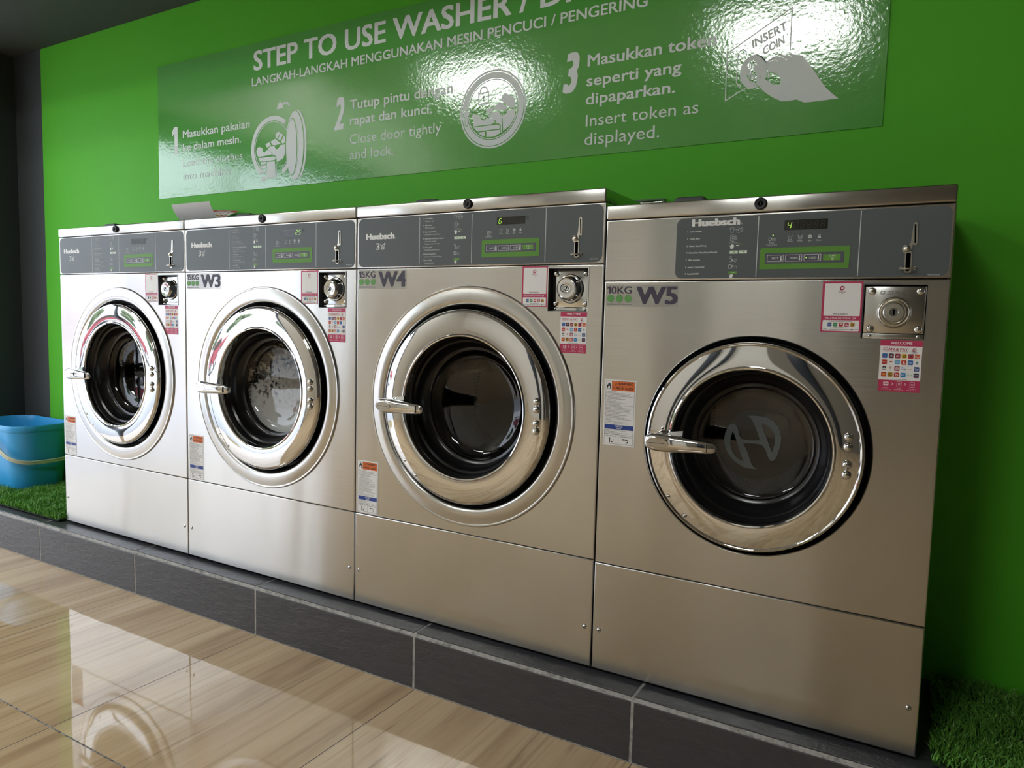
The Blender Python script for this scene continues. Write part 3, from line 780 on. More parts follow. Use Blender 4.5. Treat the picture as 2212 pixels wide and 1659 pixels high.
def f_lock(K):
    def fn(mb):
        x0, z0, x1, z1 = K['box']; big = K['bez']; d = (.026 if big else .016)-.013
        c = ((x0+x1)/2+(.0015 if big else 0), d, (z0+z1)/2+(.003 if big else -.0005))
        if big:
            mb.lathe([(r*.86, h*.86) for r, h in ((.0400, .002), (.0395, -.003), (.0375, -.0055), (.0350, -.0050), (.0335, -.0080), (.0320, -.0200), (.0300, -.0260), (.0270, -.0285), (.0255, -.0280), (.0250, -.0292), (.0110, -.0292), (.0090, -.0285))], c, 'chrome', 56)
            yk = d-.0246; rk = .0080
        else:
            mb.lathe([(r*.78, h) for r, h in ((.0385, .001), (.0370, -.0015), (.0350, -.0040), (.0325, -.0050), (.0300, -.0040), (.0275, -.0015), (.0265, -.0035), (.0245, -.0072), (.0215, -.0090), (.0100, -.0092), (.0088, -.0082))], c, 'nickel', 56)
            yk = d-.0083; rk = .0072
        mb.disc(c[0], c[2], rk, yk, 'zinc_chrome', 24); mb.ringd(c[0], c[2], rk*.62, rk*.78, yk-.0003, 'hole_black' if big else 'zinc_chrome', 24)
        if big: mb.flat([(c[0]-.003, c[2]-.0035), (c[0]-.0005, c[2]-.0045), (c[0]+.003, c[2]+.0035), (c[0]+.0005, c[2]+.0045)], yk-.0004, 'hole_black')
        else: mb.rect(c[0]-.0015, c[2]-.0050, c[0]+.0015, c[2]+.0050, yk-.0004, 'hole_black')
    return fn
# ------------------------------------------------------------------ stickers
def duit(mb, x, z, r, y):
    mb.flat([(x+r*math.cos(math.radians(a)), z+r*math.sin(math.radians(a))) for a in range(0, 200, 18)]+[(x-r, z-r*1.05), (x, z-r)] + [(x+r*math.cos(math.radians(a)), z+r*math.sin(math.radians(a))) for a in range(288, 360, 18)], y, 'raspberry_dark')
    mb.disc(x, z, r*.55, y-.0001, 'paper_white', 18); mb.disc(x-r*.1, z+r*.05, r*.2, y-.0002, 'raspberry_dark', 10)
def f_qr(K, code):
    def fn(mb):
        if K['bez']: x0, z0, x1, z1 = .5255, .8525, .5945, .9490
        else: x0, z0, x1, z1 = .4590, .8110, .5305, .9085
        w, h = x1-x0, z1-z0; y = -.0005
        mb.rect(x0, z0, x1, z1, y, 'raspberry', .0004)
        mb.rrect(x0+.004*w/.07, z0+.32*h, x1-.003, z1-.0035, .002, y-.0001, 'paper_white'); mb.rrect(x0+.0035, z0+.022*h, x1-.003, z0+.235*h, .002, y-.0001, 'paper_white')
        cx = (x0+x1)/2; yy = y-.0002
        duit(mb, cx-.0005, z1-.0125, .0042, yy)
        mb.text('Duit', cx-.0062, z1-.0210, .0022, 'app_dark', yy, off=.012, width=.0058); mb.text('Now', cx, z1-.0210, .0022, 'raspberry', yy, off=.012, width=.0062); mb.text('QR', cx, z1-.0242, .0016, 'app_dark', yy, anchor='c')
        mb.text('PPP ELEMENT', cx-.001, z0+.345*h, .0024, 'ink_black', yy, anchor='c', width=.026, off=.01)
        mb.text('MALAYSIA NATIONAL QR', cx-.001, z0+.258*h, .0033, 'paper_white', yy, anchor='c', width=.055, off=.01)
        mb.text('Accepted by participating Banks and e-Wallets', cx, z0+.203*h, .0016, 'app_dark', yy, anchor='c', width=.042, off=.006)
        for i, (c, s) in enumerate((('app_slate', 'Touch'), ('app_green', 'Grab'), ('app_red', 'B'), ('raspberry_dark', 'b'), ('app_gold', 'o'))):
            a = x0+.0125+i*.0102; zz = z0+.112*h
            mb.rrect(a, zz, a+.0074, zz+.0074, .0012, yy, c)
            if i < 2: mb.text(s, a+.0037, zz+.0026, .0018, 'paper_white', yy-.0001, anchor='c', maxw=.006)
            elif i == 2: mb.rect(a+.0018, zz+.003, a+.0056, zz+.0058, yy-.0001, 'paper_white'); mb.rect(a+.0035, zz+.003, a+.0039, zz+.0058, yy-.0002, c)
            elif i == 3: mb.line([(a+.0022, zz+.0018), (a+.0022, zz+.0056), (a+.0036, zz+.0042), (a+.0054, zz+.0034), (a+.005, zz+.0018)], .0008, yy-.0001, 'paper_white', True)
            else: mb.ringd(a+.0037, zz+.0037, .0014, .0022, yy-.0001, 'ink_black', 14)
        mb.text('A TNG e-wallet/banking apps', cx, z0+.080*h, .0015, 'app_dark', yy, anchor='c', width=.024, off=.008)
        mb.text('powered by One Pay Technology', cx-.0015, z0+.042*h, .0019, 'app_dark', yy, anchor='c', width=.036, off=.008)
        mb.line([(cx+.0185, z0+.055*h), (cx+.0205, z0+.062*h), (cx+.0225, z0+.055*h), (cx+.0205, z0+.036*h)], .0008, yy, 'ink_black', True)
        mb.text('ORE', x0+.0040, z0+.045*h, .0023, 'app_slate', yy, width=.0075); mb.text(code, x1-.0040, z0+.045*h, .0023, 'app_slate', yy, anchor='r', width=.0062)
    return fn
APPS = [['app_blue', 'app_navy', 'app_maroon', 'app_yellow', 'app_red', 'app_orange'], ['app_red', None, 'app_sky', 'app_orange', 'app_blue', None],
        [None, None, 'app_maroon', None, None, 'app_slate'], ['app_red', 'app_gold', 'app_red', 'app_cyan', None, 'app_navy']]
def f_scan_at(x0, z0, w, h, y):
    def fn(mb):
        mb.rect(x0, z0, x0+w, z0+h, y, 'paper_white', .0004); y1 = y-.0001; y2 = y-.0002; y3 = y-.0003
        s = w/.069
        mb.rect(x0, z0+h*.888, x0+w, z0+h, y1, 'raspberry'); mb.rect(x0, z0, x0+w, z0+h*.225, y1, 'raspberry')
        mb.text('WELCOME', x0+w/2, z0+h*.925, .0046*s, 'paper_white', y2, anchor='c', width=.036*s, off=.015)
        mb.text('SCAN & PAY', x0+.0050*s, z0+h*.800, .0048*s, 'raspberry_dark', y2, width=.041*s, off=.015)
        mb.text('with any Mobile Banking or e-Wallet', x0+.0050*s, z0+h*.775, .0017*s, 'raspberry_dark', y2, width=.041*s, off=.008)
        duit(mb, x0+.0565*s, z0+h*.825, .0030*s, y2); mb.text('DuitNow', x0+.0565*s, z0+h*.778, .0017*s, 'app_dark', y2, anchor='c', width=.0095*s, off=.008); mb.text('QR', x0+.0565*s, z0+h*.762, .0013*s, 'app_dark', y2, anchor='c'); mb.rect(x0+.052*s, z0+h*.748, x0+.061*s, z0+h*.752, y2, 'app_dark')
        for r, row in enumerate(APPS):
            for c, col in enumerate(row):
                a = x0+(.0042+c*.0107)*s; b = z0+h*(.652-r*.122); q = .0086*s; mx, mz = a+q/2, b+q/2
                W = 'paper_white'
                if col: mb.rrect(a, b, a+q, b+q, q*.17, y2, col)
                if (r, c) == (0, 0): mb.disc(mx-.001*s, mz-.0005*s, q*.14, y3, 'app_red', 10); mb.disc(mx+.0014*s, mz-.0003*s, q*.10, y3, 'app_cyan', 10)
                elif (r, c) == (0, 1): mb.ringd(mx, mz, q*.18, q*.30, y3, 'app_orange', 14); mb.rect(mx-q*.15, mz-q*.12, mx+q*.15, mz+q*.12, y3, 'app_sky')
                elif (r, c) == (0, 2): mb.text('go', mx, b+q*.32, q*.42, W, y3, anchor='c', off=.01)
                elif (r, c) == (0, 3): mb.disc(mx, mz, q*.36, y3, 'ink_black', 16); mb.text('M', mx, b+q*.32, q*.36, 'app_yellow', y3-.0001, anchor='c', off=.02)
                elif (r, c) == (0, 4): mb.disc(mx+q*.1, mz, q*.3, y3, 'app_maroon', 12); mb.disc(mx-q*.15, mz+q*.28, q*.2, y3, 'app_slate', 10)
                elif (r, c) == (0, 5): mb.text('Pay', mx, b+q*.22, q*.40, W, y3, anchor='c', maxw=q*.8)
                elif (r, c) == (1, 0): mb.text('AmBank', mx, b+q*.36, q*.25, W, y3, anchor='c', maxw=q*.9)
                elif (r, c) == (1, 1): mb.flat([(mx-q*.35, mz+q*.05), (mx-q*.12, mz-q*.12), (mx+q*.12, mz-q*.12), (mx+q*.35, mz+q*.05), (mx+q*.12, mz+q*.2), (mx-q*.12, mz+q*.2)], y2, 'app_red'); mb.flat([(mx-q*.1, mz), (mx, mz-q*.08), (mx+q*.1, mz), (mx, mz+q*.1)], y3, W)
                elif (r, c) == (1, 2): mb.rect(mx-q*.3, mz-q*.05, mx+q*.3, mz+q*.1, y3, W)
                elif (r, c) == (1, 3): mb.disc(mx, mz, q*.48, y3, 'app_red', 16); mb.disc(mx+q*.08, mz, q*.28, y3-.0001, W, 14); mb.disc(mx+q*.2, mz+q*.04, q*.2, y3-.0002, 'app_red', 12)
                elif (r, c) == (1, 4): mb.text('citi', mx, b+q*.34, q*.36, W, y3, anchor='c', maxw=q*.75)
                elif (r, c) == (1, 5): mb.line([(mx-q*.1, mz+q*.3), (mx+q*.15, mz+q*.12), (mx-q*.12, mz-q*.05), (mx+q*.15, mz-q*.25)], q*.16, y2, 'app_green'); mb.line([(mx-q*.2, mz+q*.1), (mx+q*.1, mz-q*.3)], q*.12, y3, 'app_blue')
                elif (r, c) == (2, 0): mb.rrect(mx-q*.3, mz-q*.12, mx+q*.3, mz+q*.4, q*.06, y2, 'app_dark'); mb.flat([(mx-q*.2, mz-q*.1), (mx+q*.2, mz-q*.1), (mx, mz+q*.28)], y3, W); mb.rect(mx-q*.38, mz-q*.34, mx+q*.38, mz-q*.24, y2, 'app_dark')
                elif (r, c) == (2, 1): mb.ringd(mx, mz+q*.12, q*.1, q*.22, y2, 'app_red', 12); mb.text('HLB', mx, b+q*.02, q*.2, 'app_slate', y2, anchor='c', maxw=q*.8)
                elif (r, c) == (2, 2): mb.ringd(mx, mz, q*.24, q*.34, y3, W, 18); mb.ringd(mx, mz, q*.06, q*.15, y3, W, 12)
                elif (r, c) == (2, 3): mb.text('CIMB', mx+q*.1, b+q*.2, q*.30, 'app_blue', y2, anchor='c', maxw=q*.9, off=.01); mb.line([(mx-q*.4, mz+q*.05), (mx-q*.2, mz+q*.42)], q*.1, y2, 'app_cyan')
                elif (r, c) == (2, 4): mb.text('presto', mx, b+q*.36, q*.22, 'app_gold', y2, anchor='c', maxw=q*.95)
                elif (r, c) == (2, 5): mb.text('Touch', mx, b+q*.46, q*.24, W, y3, anchor='c', maxw=q*.8); mb.text("'n Go", mx, b+q*.18, q*.22, W, y3, anchor='c', maxw=q*.7)
                elif (r, c) == (3, 0): mb.ringd(mx-q*.15, mz, q*.1, q*.2, y3, 'app_yellow', 12); mb.ringd(mx+q*.15, mz, q*.1, q*.2, y3, 'app_yellow', 12)
                elif (r, c) == (3, 1): mb.ringd(mx, mz, q*.16, q*.3, y3, 'app_dark', 14)
                elif (r, c) == (3, 2): mb.line([(mx-q*.22, mz-q*.25), (mx-q*.22, mz+q*.28), (mx-q*.02, mz+q*.08), (mx+q*.24, mz), (mx+q*.18, mz-q*.25)], q*.12, y3, W, True)
                elif (r, c) == (3, 3): mb.text('BSN', mx-q*.1, b+q*.36, q*.28, W, y3, anchor='c', maxw=q*.55); mb.disc(mx+q*.28, mz, q*.07, y3, 'app_red', 8)
                elif (r, c) == (3, 4): mb.text('Grab', mx, b+q*.34, q*.34, 'app_green', y2, anchor='c', maxw=q*.95)
                elif (r, c) == (3, 5): mb.text('UOB', mx, b+q*.42, q*.26, W, y3, anchor='c', maxw=q*.6); mb.rect(mx-q*.35, b+q*.18, mx+q*.35, b+q*.26, y3, 'app_red')
        mb.text('powered by One Pay Technology', x0+w*.5, z0+h*.236, .0016*s, 'app_dark', y2, anchor='c', width=.026*s, off=.006)
        zc = z0+h*.150; W = 'paper_white'
        bx = [x0+w*.19, x0+w*.51, x0+w*.82]
        mb.line([p for p in rr(bx[0]-.0042*s, zc-.0036*s, bx[0]+.0042*s, zc+.0036*s, .0012*s, 3)], .0005*s, y2, W, True)
        for u in (-1, 1):
            for v in (-1, 1): mb.rrect(bx[0]+u*.0019*s-.0012*s, zc+v*.0016*s-.0010*s, bx[0]+u*.0019*s+.0012*s, zc+v*.0016*s+.0010*s, .0003*s, y2, W)
        for b in bx[1:]: mb.line(rr(b-.0036*s, zc-.0050*s, b+.0036*s, zc+.0050*s, .001*s, 3), .0005*s, y2, W, True)
        mb.line([(bx[1]-.0018*s, zc-.0018*s), (bx[1]+.0018*s, zc+.0018*s)], .0007*s, y2, W); mb.line([(bx[1]-.0018*s, zc+.0018*s), (bx[1]+.0018*s, zc-.0018*s)], .0007*s, y2, W); mb.rect(bx[2]-.0022*s, zc-.0009*s, bx[2]+.0022*s, zc+.0009*s, y2, W)
        for b in (x0+w*.345, x0+w*.655): mb.line([(b-.0014*s, zc+.0022*s), (b+.0012*s, zc), (b-.0014*s, zc-.0022*s)], .0007*s, y2, W)
        for b, t1, t2 in ((bx[0], 'Launch your', 'preferred Payment App'), (bx[1], 'Scan the', 'DuitNow QR Code'), (bx[2], 'Enter amount', 'and confirm payment')):
            mb.text(t1, b, z0+h*.062, .0013*s, W, y2, anchor='c', maxw=.02*s, off=.004); mb.text(t2, b, z0+h*.036, .0013*s, W, y2, anchor='c', maxw=.021*s, off=.004)
    return fn
def f_scan(K):
    return f_scan_at(.6320, .7460, .0675, .0955, -.0005) if K['bez'] else f_scan_at(.5665, .7020, .0695, .0965, -.0005)
WT1 = ['To reduce risk of fire:', 'Do not put flammable liquids, cleaning solvents, or', 'articles soiled with these substances in washer.', 'Do not wash items soiled with vegetable or cooking oil.', 'To reduce risk of serious injury:', 'Do not attempt to open the door until:', 'Water has drained', 'All moving parts have stopped', 'Do not let children play in or on washer.', 'Do not climb on or in washer.']
WT2 = ['Pour réduire le risque d\'incendie:', 'Ne verser aucun liquide inflammable ni aucun solvant', 'de détachage dans la machine à laver et n\'y placer', 'aucun article ayant été utilisé avec ces liquides ou', 'ces solvants. Ne pas laver d\'articles souillés d\'huile', 'végétale ou d\'huile à cuisson.', 'Pour réduire les risques de blessures graves:', 'Ne pas tenter d\'ouvrir la porte avant:', 'Que l\'eau ait été complètement évacuée', 'Que toutes les pièces mobiles soient complètement', 'immobilisées.', 'Ne pas laisser les enfants jouer dans ou sur la', 'laveuse. Ne pas monter sur ou dans la laveuse.']
def f_warn(K):
    def fn(mb):
        if K['bez']: x0, z0, w, h = .0085, .2680, .0735, .1490
        else: x0, z0, w, h = .0085, .5400, .0760, .1505
        y = -.0005; y1, y2 = y-.0001, y-.0002; B = 'ink_black'
        mb.rect(x0, z0, x0+w, z0+h, y, 'paper_white', .0004)
        a, b = x0+.0035, x0+w-.0035; T = z0+h-.0035; Q = z0+.0035
        mb.line([(a, Q), (b, Q), (b, T), (a, T)], .0005, y1, B, True)
        ox = a+.0145; oz = T-.0215
        mb.rect(ox, oz, b, T, y1, 'orange_print'); mb.line([(ox, (oz+T)/2), (b, (oz+T)/2)], .0004, y2, B); mb.line([(ox, oz), (ox, T)], .0004, y2, B)
        for t, zz, wd in (('WARNING', T-.0082, .036), ('MISE EN GARDE', oz+.0028, .042)):
            mb.text(t, b-.0030, zz, .0058, B, y2, anchor='r', width=wd, off=.025)
            tx = b-.0030-wd-.0048; mb.line([(tx-.0028, zz+.0004), (tx+.0028, zz+.0004), (tx, zz+.0056)], .0006, y2, B, True); mb.rect(tx-.0003, zz+.0018, tx+.0003, zz+.0038, y2, B)
        fx, fz = a+.0072, oz+.0105
        fl = [(-.001, -.0080), (-.0048, -.0052), (-.0054, -.0010), (-.0040, .0030), (-.0030, .0010), (-.0018, .0044), (.0002, .0090), (.0014, .0050), (.0030, .0062), (.0044, .0016), (.0054, -.0020), (.0046, -.0056), (.0016, -.0080)]
        mb.flat([(fx+p, fz+q) for p, q in fl], y1, B); mb.flat([(fx+p, fz+q) for p, q in [(-.0014, -.0072), (-.0030, -.0040), (-.0012, -.0010), (0, -.003), (.0012, .0012), (.0032, -.0034), (.0018, -.0070)]], y2, 'paper_white')
        z = oz-.0036; u = (h-.0035*2-.0215-.0135-.0285)/25.2
        def para(L, z):
            for i, t in enumerate(L):
                mb.text(t, a+.0012+(.002 if t[0] in 'WAQ' and i > 5 else 0), z, .0020, B, y2, off=.008 if t.endswith(':') else .0, maxw=w-.0095); z -= u
            return z
        z = para(WT1, z); mb.line([(a, z+u*.55), (b, z+u*.55)], .0004, y2, B)
        z = para(WT2, z-u*.55)
        nz = Q+.0275+.0060; mb.rect(a, nz, b, nz+.0105, y1, 'blue_print')
        mb.text('NOTICE', (a+b)/2, nz+.0056, .0040, 'paper_white', y2, anchor='c', width=.018, off=.02); mb.text('AVIS', (a+b)/2, nz+.0010, .0036, 'paper_white', y2, anchor='c', width=.011, off=.02)
        for i, t in enumerate(('In case of power failure wait 10 minutes before', 'attempting to open door.', 'Pendant une panne de courant, attendre 10 minutes', 'avant d\'essayer d\'ouvrir la porte.')): mb.text(t, a+.001, nz-.0030-i*.0030, .0018, B, y2, maxw=w-.0095)
        bz = Q+.0215; mx = (a+b)/2
        mb.line([(a, bz), (b, bz)], .0005, y2, B); mb.line([(mx, bz), (mx, Q)], .0005, y2, B)
        mb.text('Open/Ouverte', (a+mx)/2, bz-.0048, .0030, B, y2, anchor='c', width=.0255); mb.text('Closed/Fermée', (b+mx)/2, bz-.0048, .0030, B, y2, anchor='c', width=.0275)
        c = (a+mx)/2-.004; mb.disc(c, Q+.0125, .0019, y2, B, 12); mb.rect(c-.0012, Q+.002, c+.0012, Q+.012, y2, B)
        mb.line([(c+.0100, Q+.0110), (c+.0092, Q+.0070), (c+.0062, Q+.0045)], .0006, y2, B); mb.flat([(c+.0030, Q+.0042), (c+.0068, Q+.0022), (c+.0070, Q+.0062)], y2, B)
        c = (b+mx)/2; mb.disc(c-.006, Q+.0115, .0019, y2, B, 12); mb.rect(c-.0055, Q+.0103, c+.0050, Q+.0127, y2, B)
        mb.line([(c-.0005, Q+.0015), (c+.0030, Q+.0022), (c+.0045, Q+.0050)], .0006, y2, B); mb.flat([(c+.0048, Q+.0090), (c+.0024, Q+.0052), (c+.0066, Q+.0050)], y2, B)
    return fn
def one(mb, x, z, w, h, st, y, m):
    """numeral one with a slanted flag"""
    mb.flat([(x+w-st, z), (x+w, z), (x+w, z+h), (x+w-st*1.05, z+h), (x, z+h*.83), (x, z+h*.66), (x+w-st, z+h*.77)], y, m)
def f_cap(K, kg, no):
    def fn(mb):
        if K['bez']: x0, z0, x1, z1 = .0055, .8955, .1730, .9470
        else: x0, z0, x1, z1 = .0045, .8555, .1710, .9035
        y = -.0004; h = z1-z0; y1 = y-.0002; I = 'ink_purple'
        mb.rect(x0, z0, x1, z1, y, 'clear_film')
        one(mb, x0+.0020, z0+h*.60, .0085, h*.335, .0042, y1, I)
        mb.text(kg[1:], x0+.0120, z0+h*.60, h*.335, I, y1, width=.0485, off=.018)
        for i in range(3): mb.disc(x0+.0110+i*.0208, z0+h*.375, .0086, y1, 'dot_green', 28, rz=.0086)
        mb.text('dobilayandiri.com.my', x0+.0025, z0+h*.085, h*.070, I, y1, width=.0585)
        mb.text(no, x0+.0715, z0+h*.13, h*.79, I, y1, width=.0945, off=.042)
    return fn

def washer(i, K, label, shown, lit, no, kg='15KG', suds=False):
    k = K['kind']
    root = link('washing_machine', None, None, (XS[i], 0, ZB)); root.empty_display_size = .2
    tag(root, label, 'washing machine', 'coin washing machines in a row on the plinth')
    part('cabinet', k, f_cabinet(K), root)
    fr = part('front_panel', k, f_front(K), root, label='brushed steel front panel around the door')
    lw = part('lower_panel', k, f_lower(K), root, label='brushed steel kick panel')
    for x, z in ((.016, .0985), (K['w']-.017, .0985)): part('screw', 'panel', f_screw(.0052, .0028), lw, (x, 0, z))
    lid = part('top_lid', k, f_lid(K), root, label='brushed steel lid'); part('key_lock', k, f_key(K), lid, label='round black key lock')
    part('soap_dispenser', k, f_dispenser(K), root, label='dark grey plastic soap hatch')
    cp = part('control_panel', k, f_strip(K), root)
    part('overlay', k, f_overlay(K), cp, label='dark grey printed fascia')
    part('display', k+no+str(i), f_display(K, shown), cp, label='dark display with green digits')
    part('button_pad', k+str(lit), f_buttons(K, lit), cp, label='green label with four wash buttons')
    part('coin_slot', k, f_coin(K), cp, label='nickel coin slot with cup')
    dr = part('door', k, f_door(K), root, (K['dx'], 0, K['dz']), label='polished chrome door ring')
    part('door_well', k, f_well(K), root, label='black recess round the door')
    part('gasket', k, f_gasket(K), dr, label='black rubber gasket'); gl = part('door_glass', k, f_glass(K), dr)
    if k == '10': part('logo', k, f_logo(K), dr, label='grey winged H mark on the glass')
    part('handle', k, f_handle(K), dr, label='chrome lever handle')
    bx, bz = (.2185, (.033, .0135, -.020, -.0385)) if K['bez'] else (.1872, (.041, .0215, -.0125, -.0325))
    for z in bz: part('hinge_bolt', k, f_bolt(.0088, .0065), dr, (bx, -.0233 if K['bez'] else -.0203, z))
    for x, z in (((-.205, .016), (-.1755, -.155), (-.139, -.191)) if K['bez'] else ((-.181, .024), (-.162, -.1246), (-.123, -.1616))):
        part('screw', 'ring', f_screw(.0042, .0022), dr, (x, -.0217 if K['bez'] else -.0192, z))
    part('drum', k, f_drum(K), root, (K['dx'], 0, K['dz']))
    if k == '10': part('cream_disc', k, f_cream_disc(K), root, (K['dx'], 0, K['dz']))
    if suds: tag(part('soap_suds', k, f_suds(K), root, (K['dx'], 0, K['dz']), label='white soap suds behind the glass'), kind='stuff')
    cb = part('coin_box', k, f_coinbox(K), root); part('lock', k, f_lock(K), cb, label='round chrome lock')
    x0, z0, x1, z1 = K['box']; d = (.026 if K['bez'] else .016)-.013
    for x in (x0+.0135, x1-.0105):
        for z in (z0+.0185, z1-.0115): part('bolt', 'box'+k, f_bolt(.0068, .0052 if K['bez'] else .0030), cb, (x, d, z))
        part('screw', 'box', f_screw(.0034, .0022), cb, (x, d-.0028, z0+.0052))
    part('payment_sticker', k+no, f_qr(K, no), root, label='pink and white payment sticker'); part('scan_sticker', k, f_scan(K), root, label='pink and white welcome sticker with app icons')
    part('warning_sticker', k, f_warn(K), root, label='white warning sticker with orange and blue bands')
    if kg: part('capacity_sticker', k+no, f_cap(K, kg, no), root, label='clear sticker reading %s %s' % (kg, no))
    return root
washer(0, K15, 'steel washing machine farthest left, beside the blue bucket, with no number sticker', {}, None, 'W2', None)
washer(1, K15, 'steel washing machine numbered W3, white soap suds behind its door glass', {4: '2', 5: '5'}, None, 'W3', suds=True)
washer(2, K15, 'steel washing machine numbered W4, display showing a green 6', {0: '6'}, None, 'W4')
washer(3, K10, 'narrower steel washing machine numbered W5 at right, grey H on its door glass', {0: '4'}, 'COLD', 'W5', '10KG')

# ================================================================== wall sign
WY = 0.40
def inset(p, d=.0011):
    c = (sum(a for a, b in p)/len(p), sum(b for a, b in p)/len(p)); out = []
    for a, b in p:
        l = math.hypot(a-c[0], b-c[1]); k = max(.6, 1-d/max(l, 1e-5)); out.append((c[0]+(a-c[0])*k, c[1]+(b-c[1])*k))
    return out
def sign():
    y = WY-.0022; yp = y-.0005
    root = link('wall_sign', None, None, (1.383, WY, 1.72))
    tag(root, 'long glossy green instruction sign with grey lettering on the green wall above the machines', 'sign')
    off = Vector((-1.383, -WY, -1.72))
    def sub(name, fn, label=None):
        mb = MB(); fn(mb); o = link(name, mb.mesh(name, smooth=False), root, off)
        if label: o['label'] = label
        return o
    sub('film', lambda mb: mb.rect(.0245, 1.4520, 2.7400, 1.9880, y, 'sign_film', .0018), 'glossy dark green film')
    S = 'sign_print'
    sub('title_lettering', lambda mb: (mb.text('STEP TO USE WASHER / DRYER', .6035, 1.8885, .0700, S, yp, width=1.556, off=.022)), 'grey title reading STEP TO USE WASHER / DRYER')
    sub('subtitle_lettering', lambda mb: mb.text('LANGKAH-LANGKAH MENGGUNAKAN MESIN PENCUCI / PENGERING', .594, 1.8330, .0297, S, yp, width=1.556, off=.014), 'grey Malay subtitle')
    for st, x0, x1, z, cap in (('1', .1150, .1510, 1.6260, .1080), ('2', 1.0120, 1.0660, 1.6265, .1095), ('3', 1.9010, 1.9560, 1.6350, .1100)):
        sub('step_number', lambda mb: mb.text(st, x0, z, cap, S, yp, off=.05, xv=(x1-x0-.012, 0), uv=(.013, cap)) if st != '1' else one(mb, x0, z, x1-x0, cap, .0215, yp, S), 'grey bold numeral %s' % st)
    B = .016
    def lines(L, lab):
        for t, x0, x1, z, cap, o in L: sub('text_line', lambda mb: mb.text(t, x0, z, cap, S, yp, width=x1-x0, off=o), 'grey line reading ' + t)
    lines([('Masukkan pakaian', .184, .581, 1.6842, .0303, B), ('ke dalam mesin.', .184, .5327, 1.6335, .0290, B), ('Load the clothes', .1835, .5387, 1.5714, .0275, .004), ('into machine.', .1830, .4790, 1.5190, .0278, .004)], 'grey text about loading clothes')
    lines([('Tutup pintu dengan', 1.0844, 1.5146, 1.6888, .0322, B), ('rapat dan kunci.', 1.0848, 1.4354, 1.6365, .0310, B), ('Close door tightly', 1.0854, 1.4725, 1.5728, .0322, .004), ('and lock.', 1.0858, 1.2781, 1.5205, .0325, .004)], 'grey text about closing the door')
    lines([('Masukkan token', 1.9780, 2.3416, 1.7000, .0318, B), ('seperti yang', 1.9768, 2.2519, 1.6452, .0305, B), ('dipaparkan.', 1.9762, 2.2369, 1.5945, .0308, B), ('Insert token as', 1.9784, 2.3021, 1.5340, .0320, .004), ('displayed.', 1.9763, 2.1978, 1.4820, .0330, .004)], 'grey text about inserting a token')
    def icon1(mb):
        c = (.703, 1.5985); R = .1145
        # open drum ring, cut away where the clothes hang out
        arc = lambda r, a0, a1, n=44: [(c[0]+r*math.cos(math.radians(a0+(a1-a0)*i/n)), c[1]+r*math.sin(math.radians(a0+(a1-a0)*i/n))) for i in range(n+1)]
        mb.flat(arc(R, 50, 236)+arc(R-.0165, 236, 52), yp, S)
        mb.line(arc(R-.0215, 20, 238), .0028, yp, S)
        mb.flat(arc(R, -62, -18)+arc(R-.0165, -20, -60), yp, S)
        mb.line(arc(R-.0215, -58, 10), .0028, yp, S)
        # swung-open door
        E = lambda x, z, a, b, m=44: ellipse(x, z, a, b, m)
        mb.flat(E(.8190, 1.5945, .0445, .1225), yp-.0003, S, [E(.8060, 1.5915, .0272, .1035)])
        mb.flat(E(.8045, 1.5910, .0250, .1000), yp-.0003, S)
        mb.line([(.8060+.0315*math.cos(math.radians(a)), 1.5915+.1040*math.sin(math.radians(a))) for a in range(-80, 81, 8)], .0014, yp-.0005, 'sign_film')
        a = [(.8320+.0470*math.cos(math.radians(t)), 1.5945+.1235*math.sin(math.radians(t))) for t in range(86, -87, -6)]
        b = [(.8220+.0470*math.cos(math.radians(t)), 1.5945+.1235*math.sin(math.radians(t))) for t in range(-84, 85, 6)]
        mb.flat(a+b, yp-.0002, S)
        mb.flat([(.7242, 1.7333), (.7439, 1.7638), (.7499, 1.7509), (.7661, 1.7559), (.7845, 1.753), (.7936, 1.7439), (.7959, 1.7357), (.7904, 1.7348), (.7822, 1.7438), (.7698, 1.7478), (.7578, 1.7436), (.7605, 1.7337)], yp, S)
        for p in ICON1: mb.flat(inset(p), yp, S)
    def icon2(mb):
        c = (1.6633, 1.6210); a, b = .1180, .1170
        E = lambda k: ellipse(c[0], c[1], a*k, b*k, 64)
        mb.flat(E(1), yp, S, [E(.955)]); mb.flat(E(.935), yp, S, [E(.785)]); mb.flat(E(.765), yp, S, [E(.742)])
        hx, hz = 1.5689, 1.6165
        mb.disc(hx, hz, .0128, yp-.0002, 'sign_film', 24); mb.disc(hx, hz, .0108, yp-.0004, S, 24)
        mb.rrect(hx-.0062, hz-.0375, hx+.0062, hz-.0085, .005, yp-.0002, 'sign_film'); mb.rrect(hx-.0044, hz-.036, hx+.0044, hz-.010, .004, yp-.0004, S)
        mb.line([(1.6130, 1.6400), (1.6480, 1.6405), (1.6480, 1.6730), (1.6130, 1.6725)], .0040, yp, S, True)
        mb.line([(1.6190+.0, 1.674), (1.6190, 1.683), (1.6225, 1.6890), (1.6305, 1.6915), (1.6385, 1.6890), (1.6420, 1.683), (1.6420, 1.674)], .0042, yp, S)
        mb.disc(1.6305, 1.6610, .0042, yp, S, 14); mb.rect(1.6287, 1.6490, 1.6323, 1.6600, yp, S)
        for p in ICON2: mb.flat(inset(p), yp, S)
